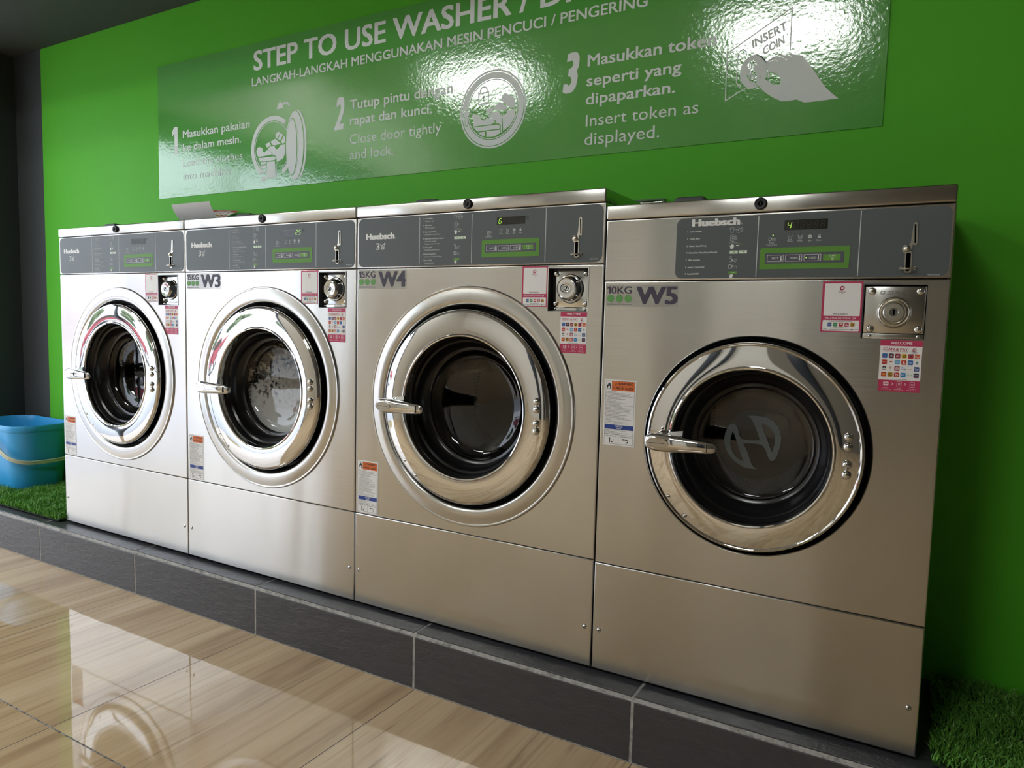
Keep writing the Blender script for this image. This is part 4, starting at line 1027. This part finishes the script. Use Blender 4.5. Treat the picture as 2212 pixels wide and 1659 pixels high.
    def icon3(mb):
        mb.line([(2.4213, 1.5815), (2.3716, 1.5562), (2.3699, 1.6738), (2.5239, 1.7592), (2.5246, 1.6571)], .0026, yp, S)
        mb.line([(2.4199, 1.662), (2.4178, 1.6721), (2.4104, 1.6784), (2.4008, 1.6728), (2.397, 1.6538), (2.3973, 1.5985), (2.4039, 1.5878), (2.4138, 1.5955)], .0024, yp, S)
        mb.flat(ellipse(2.4391, 1.6190, .0338, .0413, 44), yp-.0002, S)
        F = 'sign_film'
        mb.line([(2.446, 1.6346), (2.4397, 1.6422), (2.4299, 1.6437), (2.4243, 1.6371), (2.4288, 1.6275), (2.441, 1.6179), (2.4462, 1.6074), (2.4421, 1.597), (2.4322, 1.5984), (2.4224, 1.6127)], .0032, yp-.0004, F)
        mb.line([(2.4304, 1.6487), (2.4317, 1.593)], .0022, yp-.0004, F); mb.line([(2.4367, 1.6485), (2.4372, 1.5922)], .0022, yp-.0004, F)
        mb.line([(2.4428, 1.6612), (2.4568, 1.6525), (2.4705, 1.636), (2.4755, 1.6189), (2.4758, 1.5976)], .0022, yp-.0002, S)
        hand = [(2.4689, 1.6389), (2.4856, 1.6479), (2.5044, 1.6507), (2.5308, 1.6466), (2.5495, 1.641), (2.565, 1.6262), (2.5807, 1.6032), (2.6121, 1.5557), (2.6413, 1.5277), (2.565, 1.5268), (2.546, 1.5368), (2.5105, 1.5367), (2.467, 1.5664), (2.4461, 1.5937), (2.4497, 1.601), (2.4653, 1.5988), (2.4853, 1.5825), (2.4989, 1.5775), (2.5061, 1.5835), (2.5036, 1.5953), (2.4935, 1.6064), (2.4759, 1.6147), (2.4734, 1.6267)]
        mb.line(smooth2([(2.4570, 1.6030), (2.4440, 1.5940), (2.4497, 1.5830)], 1), .003, yp-.0003, F)
        mb.flat(smooth2(hand, 2), yp-.0006, S)
        for l in ([(2.4748, 1.6373), (2.4899, 1.6396), (2.5036, 1.6306)], [(2.4895, 1.6473), (2.5047, 1.645), (2.5183, 1.6352)], [(2.5082, 1.6494), (2.5234, 1.6459), (2.5331, 1.6375)]): mb.line(l, .0014, yp-.0008, F)
        mb.text('INSERT', 2.4341, 1.6765, 1, S, yp, off=.03, xv=(.082, .0335), uv=(-.004, .0205))
        mb.text('COIN', 2.4610, 1.6555, 1, S, yp, off=.03, xv=(.050, .0215), uv=(-.003, .0200))
    sub('step_icon', icon1, 'grey picture of an open washer with clothes'); sub('step_icon', icon2, 'grey picture of a closed washer door'); sub('step_icon', icon3, 'grey picture of a hand putting in a coin')
ICON1 = [[(0.6645, 1.6151), (0.6898, 1.6198), (0.6969, 1.6071), (0.6764, 1.5993), (0.6707, 1.6031)], [(0.6932, 1.6214), (0.7183, 1.6299), (0.7496, 1.6074), (0.7144, 1.6038), (0.6993, 1.6085)],
 [(0.7183, 1.639), (0.724, 1.6497), (0.7357, 1.6533), (0.7465, 1.6489), (0.7286, 1.6266), (0.7216, 1.6305)], [(0.7474, 1.6482), (0.7604, 1.6394), (0.7436, 1.6186), (0.7324, 1.6253)], [(0.765, 1.6367), (0.7705, 1.6272), (0.7705, 1.6095), (0.7566, 1.6061), (0.7473, 1.6141)],
 [(0.6764, 1.5944), (0.6883, 1.603), (0.7121, 1.6046), (0.7215, 1.5917), (0.7332, 1.5906), (0.7473, 1.6038), (0.7691, 1.6042), (0.7714, 1.5725), (0.7612, 1.5542), (0.726, 1.5411), (0.7237, 1.5607), (0.7167, 1.5672), (0.7034, 1.5697), (0.7002, 1.5824), (0.6811, 1.59)],
 [(0.6158, 1.5935), (0.6208, 1.6046), (0.6306, 1.6086), (0.6485, 1.602), (0.6513, 1.5902), (0.6609, 1.5827), (0.674, 1.592), (0.6978, 1.5842), (0.7016, 1.5735), (0.6858, 1.5717), (0.6279, 1.5696), (0.6182, 1.5801)],
 [(0.6264, 1.5661), (0.7143, 1.5658), (0.7214, 1.5609), (0.7204, 1.5545), (0.7119, 1.5514), (0.6351, 1.5522)], [(0.6385, 1.5499), (0.669, 1.5502), (0.6689, 1.541), (0.6399, 1.5402)], [(0.6399, 1.5353), (0.6689, 1.5368), (0.6689, 1.5279), (0.6544, 1.5235), (0.6398, 1.527)],
 [(0.6432, 1.5135), (0.6674, 1.5149), (0.6688, 1.5082), (0.6446, 1.5052)], [(0.6396, 1.4907), (0.6518, 1.498), (0.6687, 1.4951), (0.6687, 1.4835), (0.6541, 1.4764), (0.643, 1.4821)], [(0.6728, 1.5489), (0.7166, 1.5484), (0.7202, 1.4862), (0.6725, 1.4865)], [(0.7213, 1.5382), (0.7246, 1.5396), (0.7259, 1.4858), (0.7226, 1.4844)]]
ICON2 = [[(1.6365, 1.6224), (1.6634, 1.6272), (1.6695, 1.6153), (1.6466, 1.6085)], [(1.6661, 1.6284), (1.6925, 1.6384), (1.7243, 1.615), (1.7, 1.6132), (1.6733, 1.6164)], [(1.6924, 1.6426), (1.6958, 1.6547), (1.7079, 1.6648), (1.7432, 1.6439), (1.7455, 1.6155), (1.728, 1.6161)],
 [(1.6468, 1.602), (1.66, 1.6117), (1.6887, 1.6124), (1.6927, 1.6014), (1.7042, 1.5969), (1.7172, 1.6049), (1.7188, 1.6125), (1.7467, 1.6123), (1.7437, 1.5876), (1.7277, 1.5643), (1.7036, 1.5505), (1.7013, 1.5925), (1.6983, 1.5929), (1.6988, 1.5469), (1.6951, 1.5457), (1.6944, 1.568), (1.6867, 1.5746), (1.6752, 1.5765), (1.676, 1.5859), (1.6547, 1.5963)],
 [(1.5859, 1.6075), (1.5936, 1.6147), (1.6194, 1.6068), (1.6216, 1.5969), (1.6335, 1.5891), (1.6461, 1.5973), (1.6702, 1.5904), (1.6743, 1.5798), (1.661, 1.5755), (1.5926, 1.576), (1.5962, 1.5918)], [(1.5946, 1.5735), (1.6859, 1.5727), (1.693, 1.5666), (1.6909, 1.5595), (1.6088, 1.5596)], [(1.6089, 1.5567), (1.6394, 1.5567), (1.6399, 1.5403), (1.6269, 1.5448)], [(1.6425, 1.5577), (1.6921, 1.5568), (1.6943, 1.5464), (1.6716, 1.537), (1.643, 1.539)]]
sign()

# ================================================================== bucket, paper, card, strip
def bucket():
    root = link('bucket', None, None, (-.805, .24, ZB+.0055)); tag(root, 'blue plastic mop bucket with a cream carrying handle on the artificial turf', 'bucket')
    def loop(hx, hy, r, z): return [(a, b, z) for a, b in rr(-hx, -hy, hx, hy, r, 8)]
    H = .292
    prof = [(0, .0, 0), (.010, .004, .0), (.016, .012, .0)]
    mb = MB(); rings = []
    def ring(t, inset=0.0): # t 0..1 up the wall
        return loop(.192+.030*t-inset, .112+.020*t-inset, .085+.012*t-inset*.6, H*t)
    rings = [loop(.182, .102, .075, .0), loop(.190, .110, .083, .005)]
    rings += [ring(t) for t in (.06, .2, .4, .6, .8, .90)]
    rings += [loop(.2225, .1325, .098, H*.905), loop(.2245, .1345, .100, H*.93), loop(.2245, .1345, .100, H*.985), loop(.2225, .1325, .098, H), loop(.2190, .1290, .095, H), loop(.2175, .1275, .094, H*.985)]
    rings += [ring(t, .0035) for t in (.9, .7, .45, .2, .03)]
    n = len(rings[0]); vs = [p for q in rings for p in q]
    fs = [(k*n+i, k*n+(i+1) % n, (k+1)*n+(i+1) % n, (k+1)*n+i) for k in range(len(rings)-1) for i in range(n)]
    fs += [tuple(range(n))[::-1], tuple((len(rings)-1)*n+i for i in range(n))]
    mb.add(vs, fs, 'blue_plastic')
    tub = link('tub', mb.mesh('tub'), root)
    mk = MB(); mk.text('P15L', 0, 0, .011, 'bucket_mark', 0, off=.01)
    mo = link('printed_mark', mk.mesh('printed_mark', smooth=False), root, (.2032, .020, .075)); mo.rotation_euler = (math.radians(-5.9), 0, math.radians(90))
    hb = MB()
    pts = [(-.010, -.141, .262), (.03, -.146, .235), (.085, -.150, .198), (.145, -.151, .166), (.195, -.139, .145), (.228, -.105, .133), (.238, -.055, .128), (.238, .045, .128), (.228, .095, .133), (.195, .129, .145), (.145, .143, .166), (.085, .143, .198), (.03, .141, .235), (-.010, .139, .262)]
    for q in range(2):
        out = [pts[0]]
        for a, b in zip(pts[:-1], pts[1:]): out += [tuple(a[k]*.75+b[k]*.25 for k in range(3)), tuple(a[k]*.25+b[k]*.75 for k in range(3))]
        pts = out+[pts[-1]]
    P = [Vector(p) for p in pts]; rings = []
    for i, p in enumerate(P):
        t = (P[min(i+1, len(P)-1)]-P[max(i-1, 0)]).normalized()
        o = Vector((p.x+.02, p.y*1.25, 0)).normalized(); o = (o-t*o.dot(t)).normalized(); u = t.cross(o).normalized()
        rings.append([p+u*a*.0085+o*b*.0035 for a, b in ((-1, -1), (-1, .6), (-.8, 1), (-.2, 1), (-.1, .5), (.1, .5), (.2, 1), (.8, 1), (1, .6), (1, -1))])
    hb.loft(rings, 'cream_plastic')
    for sy in (-1, 1): hb.lathe([(.016, -.004), (.016, .004), (.002, .005)], (-.012, sy*.141, .264), 'cream_plastic', 20)
    me = recalc(hb.mesh('handle')); link('handle', me, root)['label'] = 'cream plastic carrying handle'
bucket()
def paper():
    mb = MB(); n = 14; rings = []
    top = ZB+1.1208
    for i in range(n+1):
        t = i/n; a = math.radians(62-100*t)
        yy = .100-.030*t-.012*math.sin(math.pi*t)+.004; z = .0015+.070*t
        y2 = .118 - .050*t + .024*(t-.25)**2
        rings.append((y2, z, t))
    A = [(.580-.024*math.sin(t*1.5), y, z) for y, z, t in rings]; B = [(.7735-.0175*math.sin(t*1.5), y, z) for y, z, t in rings]
    vs = A+B+[(a, y+.0008, z) for a, y, z in A]+[(a, y+.0008, z) for a, y, z in B]; m = n+1; fs = []
    for i in range(n):
        fs.append((i, m+i, m+i+1, i+1)); fs.append((2*m+i, 2*m+i+1, 3*m+i+1, 3*m+i))
        fs.append((i, i+1, 2*m+i+1, 2*m+i)); fs.append((m+i, 3*m+i, 3*m+i+1, m+i+1))
    fs += [(0, 2*m, 3*m, m), (n, m+n, 3*m+n, 2*m+n)]
    mb.add(vs, fs, 'paper_grey')
    o = link('paper_sheet', mb.mesh('paper_sheet'), None, (0, 0, top)); tag(o, 'curled light grey paper sheet standing on the lids of the two leftmost machines', 'paper')
    mb = MB(); f_scan_at(-.075, -.190, .150, .190, 0)(mb); mb.rect(-.075, -.190, .075, 0, .0010, 'paper_white')
    o = link('welcome_card', mb.mesh('welcome_card', smooth=False), None, (.458, .384, ZB+1.1208+.1010)); o.rotation_euler = (math.radians(-62), math.radians(4.5), 0)
    tag(o, 'raspberry pink welcome card lying tilted against the green wall behind the curled paper', 'card')
    mb = MB(); x0, x1, z0, z1 = 2.128, 2.223, 1.262, 1.318
    mb.box((x0, .392, z1-.006), (x1, .3995, z1), 'vent_frame', .001); mb.box((x1-.007, .392, z0), (x1, .3995, z1-.006), 'vent_frame', .001); mb.box((x0, .392, z0), (x0+.007, .3995, z1-.006), 'vent_frame', .001); mb.box((x0, .392, z0-.006), (x1, .3995, z0), 'vent_frame', .001)
    o = link('wall_vent', None, None, (0, 0, 0)); tag(o, 'small grey vent on the green wall just left of the soap hatch of W5', 'vent')
    link('frame', mb.mesh('frame'), o)
    mb = MB()
    for k in range(5): mb.box((x0+.007, .393, z0+.0015+.0102*k), (x1-.007, .3985, z0+.0075+.0102*k), 'zinc_chrome', .001)
    link('louvre', mb.mesh('louvre'), o)
paper()

# ================================================================== turf
def turf(x0, x1, y0, y1, n, label, seed):
    rng = np.random.default_rng(seed)
    X = rng.uniform(x0, x1, n); Y = rng.uniform(y0, y1, n); Hh = rng.uniform(.012, .026, n)*(1+.25*np.sin(X*37)*np.sin(Y*29)); A = rng.uniform(0, 2*np.pi, n); Ln = rng.uniform(.004, .020, n); T = rng.uniform(0, 2*np.pi, n); W_ = rng.uniform(.0009, .0016, n)
    z = ZB+.004
    wx, wy = np.cos(A)*W_, np.sin(A)*W_; lx, ly = np.cos(T)*Ln, np.sin(T)*Ln
    V = np.stack([np.stack([X-wx, Y-wy, 0*X+z], 1), np.stack([X+wx, Y+wy, 0*X+z], 1), np.stack([X-wx*.9+lx*.35, Y-wy*.9+ly*.35, z+Hh*.62], 1), np.stack([X+wx*.9+lx*.35, Y+wy*.9+ly*.35, z+Hh*.62], 1), np.stack([X+lx, Y+ly, z+Hh], 1)], 1)
    V[:, :, 1] = np.minimum(V[:, :, 1], WY-.002)
    V[:, :, 0] = np.clip(V[:, :, 0], x0-.02, x1+.02)
    V = V.reshape(-1, 3)
    if x0 < 0:
        keep = ~((abs(X+.805) < .205) & (abs(Y-.24) < .122)); V = V.reshape(n, 5, 3)[keep].reshape(-1, 3); n = int(keep.sum())
    me = bpy.data.meshes.new('artificial_turf'); V2 = [tuple(p) for p in V.tolist()]
    F = []
    for i in range(n):
        b = i*5; F.append((b, b+1, b+3, b+2)); F.append((b+2, b+3, b+4))
    o = len(V2); V2 += [(x0, y0, ZB+.001), (x1, y0, ZB+.001), (x1, y1, ZB+.001), (x0, y1, ZB+.001)]; F.append((o, o+1, o+2, o+3))
    b = [(x0, y0, ZB+.005), (x1, y0, ZB+.005), (x1, y1, ZB+.005), (x0, y1, ZB+.005)]; o2 = len(V2); V2 += b; F.append((o2, o2+1, o2+2, o2+3)); F += [(o+i, o+(i+1) % 4, o2+(i+1) % 4, o2+i) for i in range(4)]
    me.from_pydata(V2, [], F); me.materials.append(MATS['turf_blade']); me.materials.append(MATS['turf_mat'])
    mi = [0]*len(F)
    for i in range(6): mi[-1-i] = 1
    me.polygons.foreach_set('material_index', mi); me.update()
    tag(link('artificial_turf', me), label, 'turf', 'strips of artificial turf beside the machines', 'stuff')
turf(-1.09, -.022, -.020, .397, 26000, 'green artificial turf under the blue bucket at the left end of the plinth', 1)
turf(2.922, 3.62, -.005, .397, 15000, 'dark green artificial turf at the right end beside machine W5', 2)

# ================================================================== room
PY = -.0638
mb = MB(); mb.add([(-1.6, -5.2, 0), (6.5, -5.2, 0), (6.5, .40, 0), (-1.6, .40, 0)], [(0, 1, 2, 3)], 'wood_tile'); struct('floor', mb, smooth=False)
def plinth():
    mb = MB(); ZT = ZB-.005
    mb.box((-1.10, PY+.0008, 0), (6.5, .40, ZT-.012), 'grout'); mb.box((-1.10, PY+.009, ZT-.012), (6.5, .40, ZT-.0008), 'grout')
    rnd = random.Random(3)
    x = -.0716-.6055*2
    mb.loft([[(-1.10, PY+.0012, ZT-.014), (-1.10, PY+.009, ZT-.001), (-1.10, PY+.009, ZT-.014)], [(6.5, PY+.0012, ZT-.014), (6.5, PY+.009, ZT-.001), (6.5, PY+.009, ZT-.014)]], 'grout')
    while x < 6.5:
        a, b = max(x+.0030, -1.10), min(x+.6055-.0030, 6.5)
        if b > a:
            mb.box((a, PY, .0025), (b, PY+.0085, ZT-.0115), 'slate_tile', .0012, 1)
            mb.box((a, PY+.0075, ZT-.008), (b, .398, ZT), 'slate_tile', .0012, 1)
        x += .6055
    return mb
struct('plinth', plinth(), smooth=False)
CZ, MZ = 2.045+ZB, 2.9+ZB
mb = MB()
mb.rect(-.865, 0, 6.5, CZ, WY, 'green_paint', .12); mb.rect(-1.10, 0, -.865, CZ, WY, 'charcoal_paint', .12)
struct('wall_back', mb, smooth=False)
mb = MB(); mb.box((-1.60, .14, 0), (-1.10, .52, MZ), 'charcoal_paint'); struct('wall_left', mb, smooth=False)
mb = MB(); mb.box((-1.10, -.45, CZ), (6.5, .52, MZ), 'soffit_paint'); struct('ceiling_soffit', mb, smooth=False)
mb = MB(); mb.box((-1.6, -5.2, MZ), (6.5, .52, MZ+.1), 'ceiling_paint'); struct('ceiling', mb, smooth=False)
mb = MB(); mb.box((-1.6, -5.3, 0), (1.75, -5.2, MZ), 'white_paint'); mb.box((1.75, -5.3, 0), (6.5, -5.2, MZ), 'shade_taupe'); struct('wall_front', mb, smooth=False)  # right part darkened by its colour to dim W5's reflection
mb = MB(); mb.box((6.5, -5.3, 0), (6.6, .52, MZ), 'shade_taupe'); struct('wall_right', mb, smooth=False)
mb = MB()
for a, b in ((.55, .80), (1.02, 1.12), (2.15, 2.52)): mb.box((a, -5.2, 0), (b, -5.12, 2.75), 'frame_navy', .004)
mb.box((.55, -5.2, 2.55), (1.12, -5.12, 2.75), 'frame_navy', .004); struct('reflected_dark_frames', mb)  # unseen dark frames added so W5's steel reflects dark bands
# shopfront on the left: open bay between slim dark posts under a low head
mb = MB(); mb.box((-1.75, -5.2, 0), (-1.60, -3.00, MZ), 'white_paint'); mb.box((-1.75, -3.00, 2.33), (-1.60, .14, MZ), 'white_paint'); struct('wall_left_far', mb, smooth=False)
mb = MB()
for y in (-1.28, -2.98): mb.box((-1.66, y-.02, 0), (-1.60, y+.02, 2.10), 'frame_navy', .004)
mb.box((-1.68, -3.00, 2.10), (-1.60, .14, 2.33), 'grey_plastic', .004)
struct('window_1', mb)
for x0, x1, y0, y1, lab in ((-1.30, -.50, -2.10, -1.78, 'flat white ceiling light panel nearest the soffit edge'), (-1.05, -.25, -3.4, -2.85, 'flat white ceiling light panel in the middle of the room near the shopfront'), (1.45, 2.25, -3.50, -2.85, 'flat white ceiling light panel opposite machine W5')):
    root = link('ceiling_light', None, None, ((x0+x1)/2, (y0+y1)/2, MZ)); tag(root, lab, 'ceiling light', 'ceiling light panels')
    hx, hy = (x1-x0)/2, (y1-y0)/2
    mb = MB(); mb.box((-hx, -hy, -.012), (hx, hy, -.001), 'led_panel'); link('diffuser', mb.mesh('diffuser'), root)
    mb = MB()
    for a, b, c, d in ((-hx-.02, -hy-.02, hx+.02, -hy), (-hx-.02, hy, hx+.02, hy+.02), (-hx-.02, -hy, -hx, hy), (hx, -hy, hx+.02, hy)): mb.box((a, b, -.018), (c, d, -.001), 'white_paint')
    link('frame', mb.mesh('frame'), root)
mb = MB(); mb.box((-3.2, -14, 3.0), (-1.75, 8, 3.25), 'white_paint'); struct('light_blocking_canopy', mb, smooth=False)  # unseen canopy added to cut the light from the high sky
mb = MB(); mb.box((-3.2, -14, 2.85), (-3.05, 8, 3.0), 'white_paint'); struct('canopy_edge_blocker', mb, smooth=False)  # front edge of the added canopy, also out of view
# the street outside the shopfront
mb = MB(); mb.add([(-40, -40, -.06), (-1.6, -40, -.06), (-1.6, 40, -.06), (-40, 40, -.06)], [(0, 1, 2, 3)], 'concrete'); struct('pavement', mb, smooth=False)

# parked cars and trees across the pavement, seen in the chrome and glass
def car(x, y, paint, label):
    root = link('car', None, None, (x, y, -.06)); tag(root, label, 'car', 'cars parked outside the shopfront')
    def shell(prof, half, taper, m, bev):
        bm = bmesh.new(); ring = []
        for sx, k in ((-1, 1), (1, 1)):
            ring.append([bm.verts.new((sx*(half-taper*max(0, (b-.85))), a, b)) for a, b in prof])
        n = len(prof)
        for i in range(n): bm.faces.new((ring[0][i], ring[0][(i+1) % n], ring[1][(i+1) % n], ring[1][i]))
        bm.faces.new(ring[0][::-1]); bm.faces.new(ring[1])
        bmesh.ops.recalc_face_normals(bm, faces=bm.faces); bmesh.ops.bevel(bm, geom=bm.edges[:], offset=bev, segments=3, affect='EDGES', profile=.5)
        mb = MB(); mb.bm(bm, m); return mb
    body = [(-2.05, .30), (-2.12, .55), (-2.05, .78), (-1.55, .90), (-.85, .96), (1.55, .98), (2.0, .92), (2.10, .60), (2.02, .30)]
    cab = [(-.95, .93), (-.20, 1.42), (.25, 1.49), (.95, 1.47), (1.72, .95)]
    link('body', shell(body, .86, .25, paint, .07).mesh('body'), root)
    link('cabin', shell(cab, .80, .30, paint, .05).mesh('cabin'), root)
    mb = MB()
    for sx in (-1, 1): mb.loft([[(sx*.815, -.62, .98), (sx*.70, -.16, 1.36), (sx*.695, .85, 1.40), (sx*.815, 1.40, .99)], [(sx*.785, -.62, .98), (sx*.66, -.16, 1.36), (sx*.66, .85, 1.40), (sx*.785, 1.40, .99)]], 'window_dark')
    mb.loft([[(-.66, -.92, .985), (.66, -.92, .985), (.58, -.26, 1.40), (-.58, -.26, 1.40)], [(-.66, -.86, .985), (.66, -.86, .985), (.58, -.20, 1.40), (-.58, -.20, 1.40)]], 'window_dark')
    link('windows', recalc(mb.mesh('windows')), root)
    for sx in (-1, 1):
        for yy in (-1.30, 1.32):
            mb = MB(); c = (0, 0, 0)
            mb.lathe([(.31, .19), (.325, .15), (.325, .04), (.31, 0), (.22, -.004), (.21, .02), (.02, .03)], c, 'black_rubber', 32, cap0=True); mb.lathe([(.20, .012), (.15, .0), (.02, .004)], c, 'zinc_chrome', 24)
            o = link('wheel', mb.mesh('wheel'), root, (sx*.80 + (.08 if sx > 0 else -.08), yy, .325)); o.rotation_euler = (0, 0, math.radians(90 if sx > 0 else -90))
mat('car_red', (.16, .006, .012), .25, coat=1); mat('car_white', (.72, .73, .75), .25, coat=1); mat('car_silver', (.35, .36, .38), .3, coat=1)
car(-11.5, -7.2, 'car_red', 'dark red car parked nearest outside the open shopfront'); car(-9.0, -13.5, 'car_white', 'white car parked farther along outside the shopfront'); car(-13.5, -1.6, 'car_silver', 'silver car parked on the far side outside the shopfront')
def tree(x, y, h, seed):
    rnd = random.Random(seed); root = link('street_tree', None, None, (x, y, -.06)); tag(root, 'leafy green street tree beyond the parked cars', 'tree', 'street trees beyond the parked cars')
    mb = MB(); mb.tube([(0, 0, 0), (.05, .02, h*.25), (-.04, .05, h*.5), (.02, 0, h*.7)], .13, 'bark', 10); link('trunk', mb.mesh('trunk'), root)
    mb = MB()
    for k in range(16):
        a = rnd.uniform(0, 6.28); r = rnd.uniform(0, h*.26); bm = bmesh.new(); bmesh.ops.create_icosphere(bm, subdivisions=3, radius=rnd.uniform(.10, .19)*h)
        c = Vector((r*math.cos(a), r*math.sin(a), h*rnd.uniform(.48, .92)))
        for v in bm.verts: v.co = v.co*(1+.22*math.sin(v.co.x*23+k)*math.sin(v.co.y*27)*math.sin(v.co.z*21)+rnd.uniform(-.07, .07)) + c
        mb.bm(bm, 'leaves')
    link('crown', mb.mesh('crown'), root)
for i, (x, y, h) in enumerate(((-19, -8.5, 4.0), (-20, -15, 4.6), (-18.5, -21, 4.2), (-21, 1.5, 4.4))): tree(x, y, h, i)
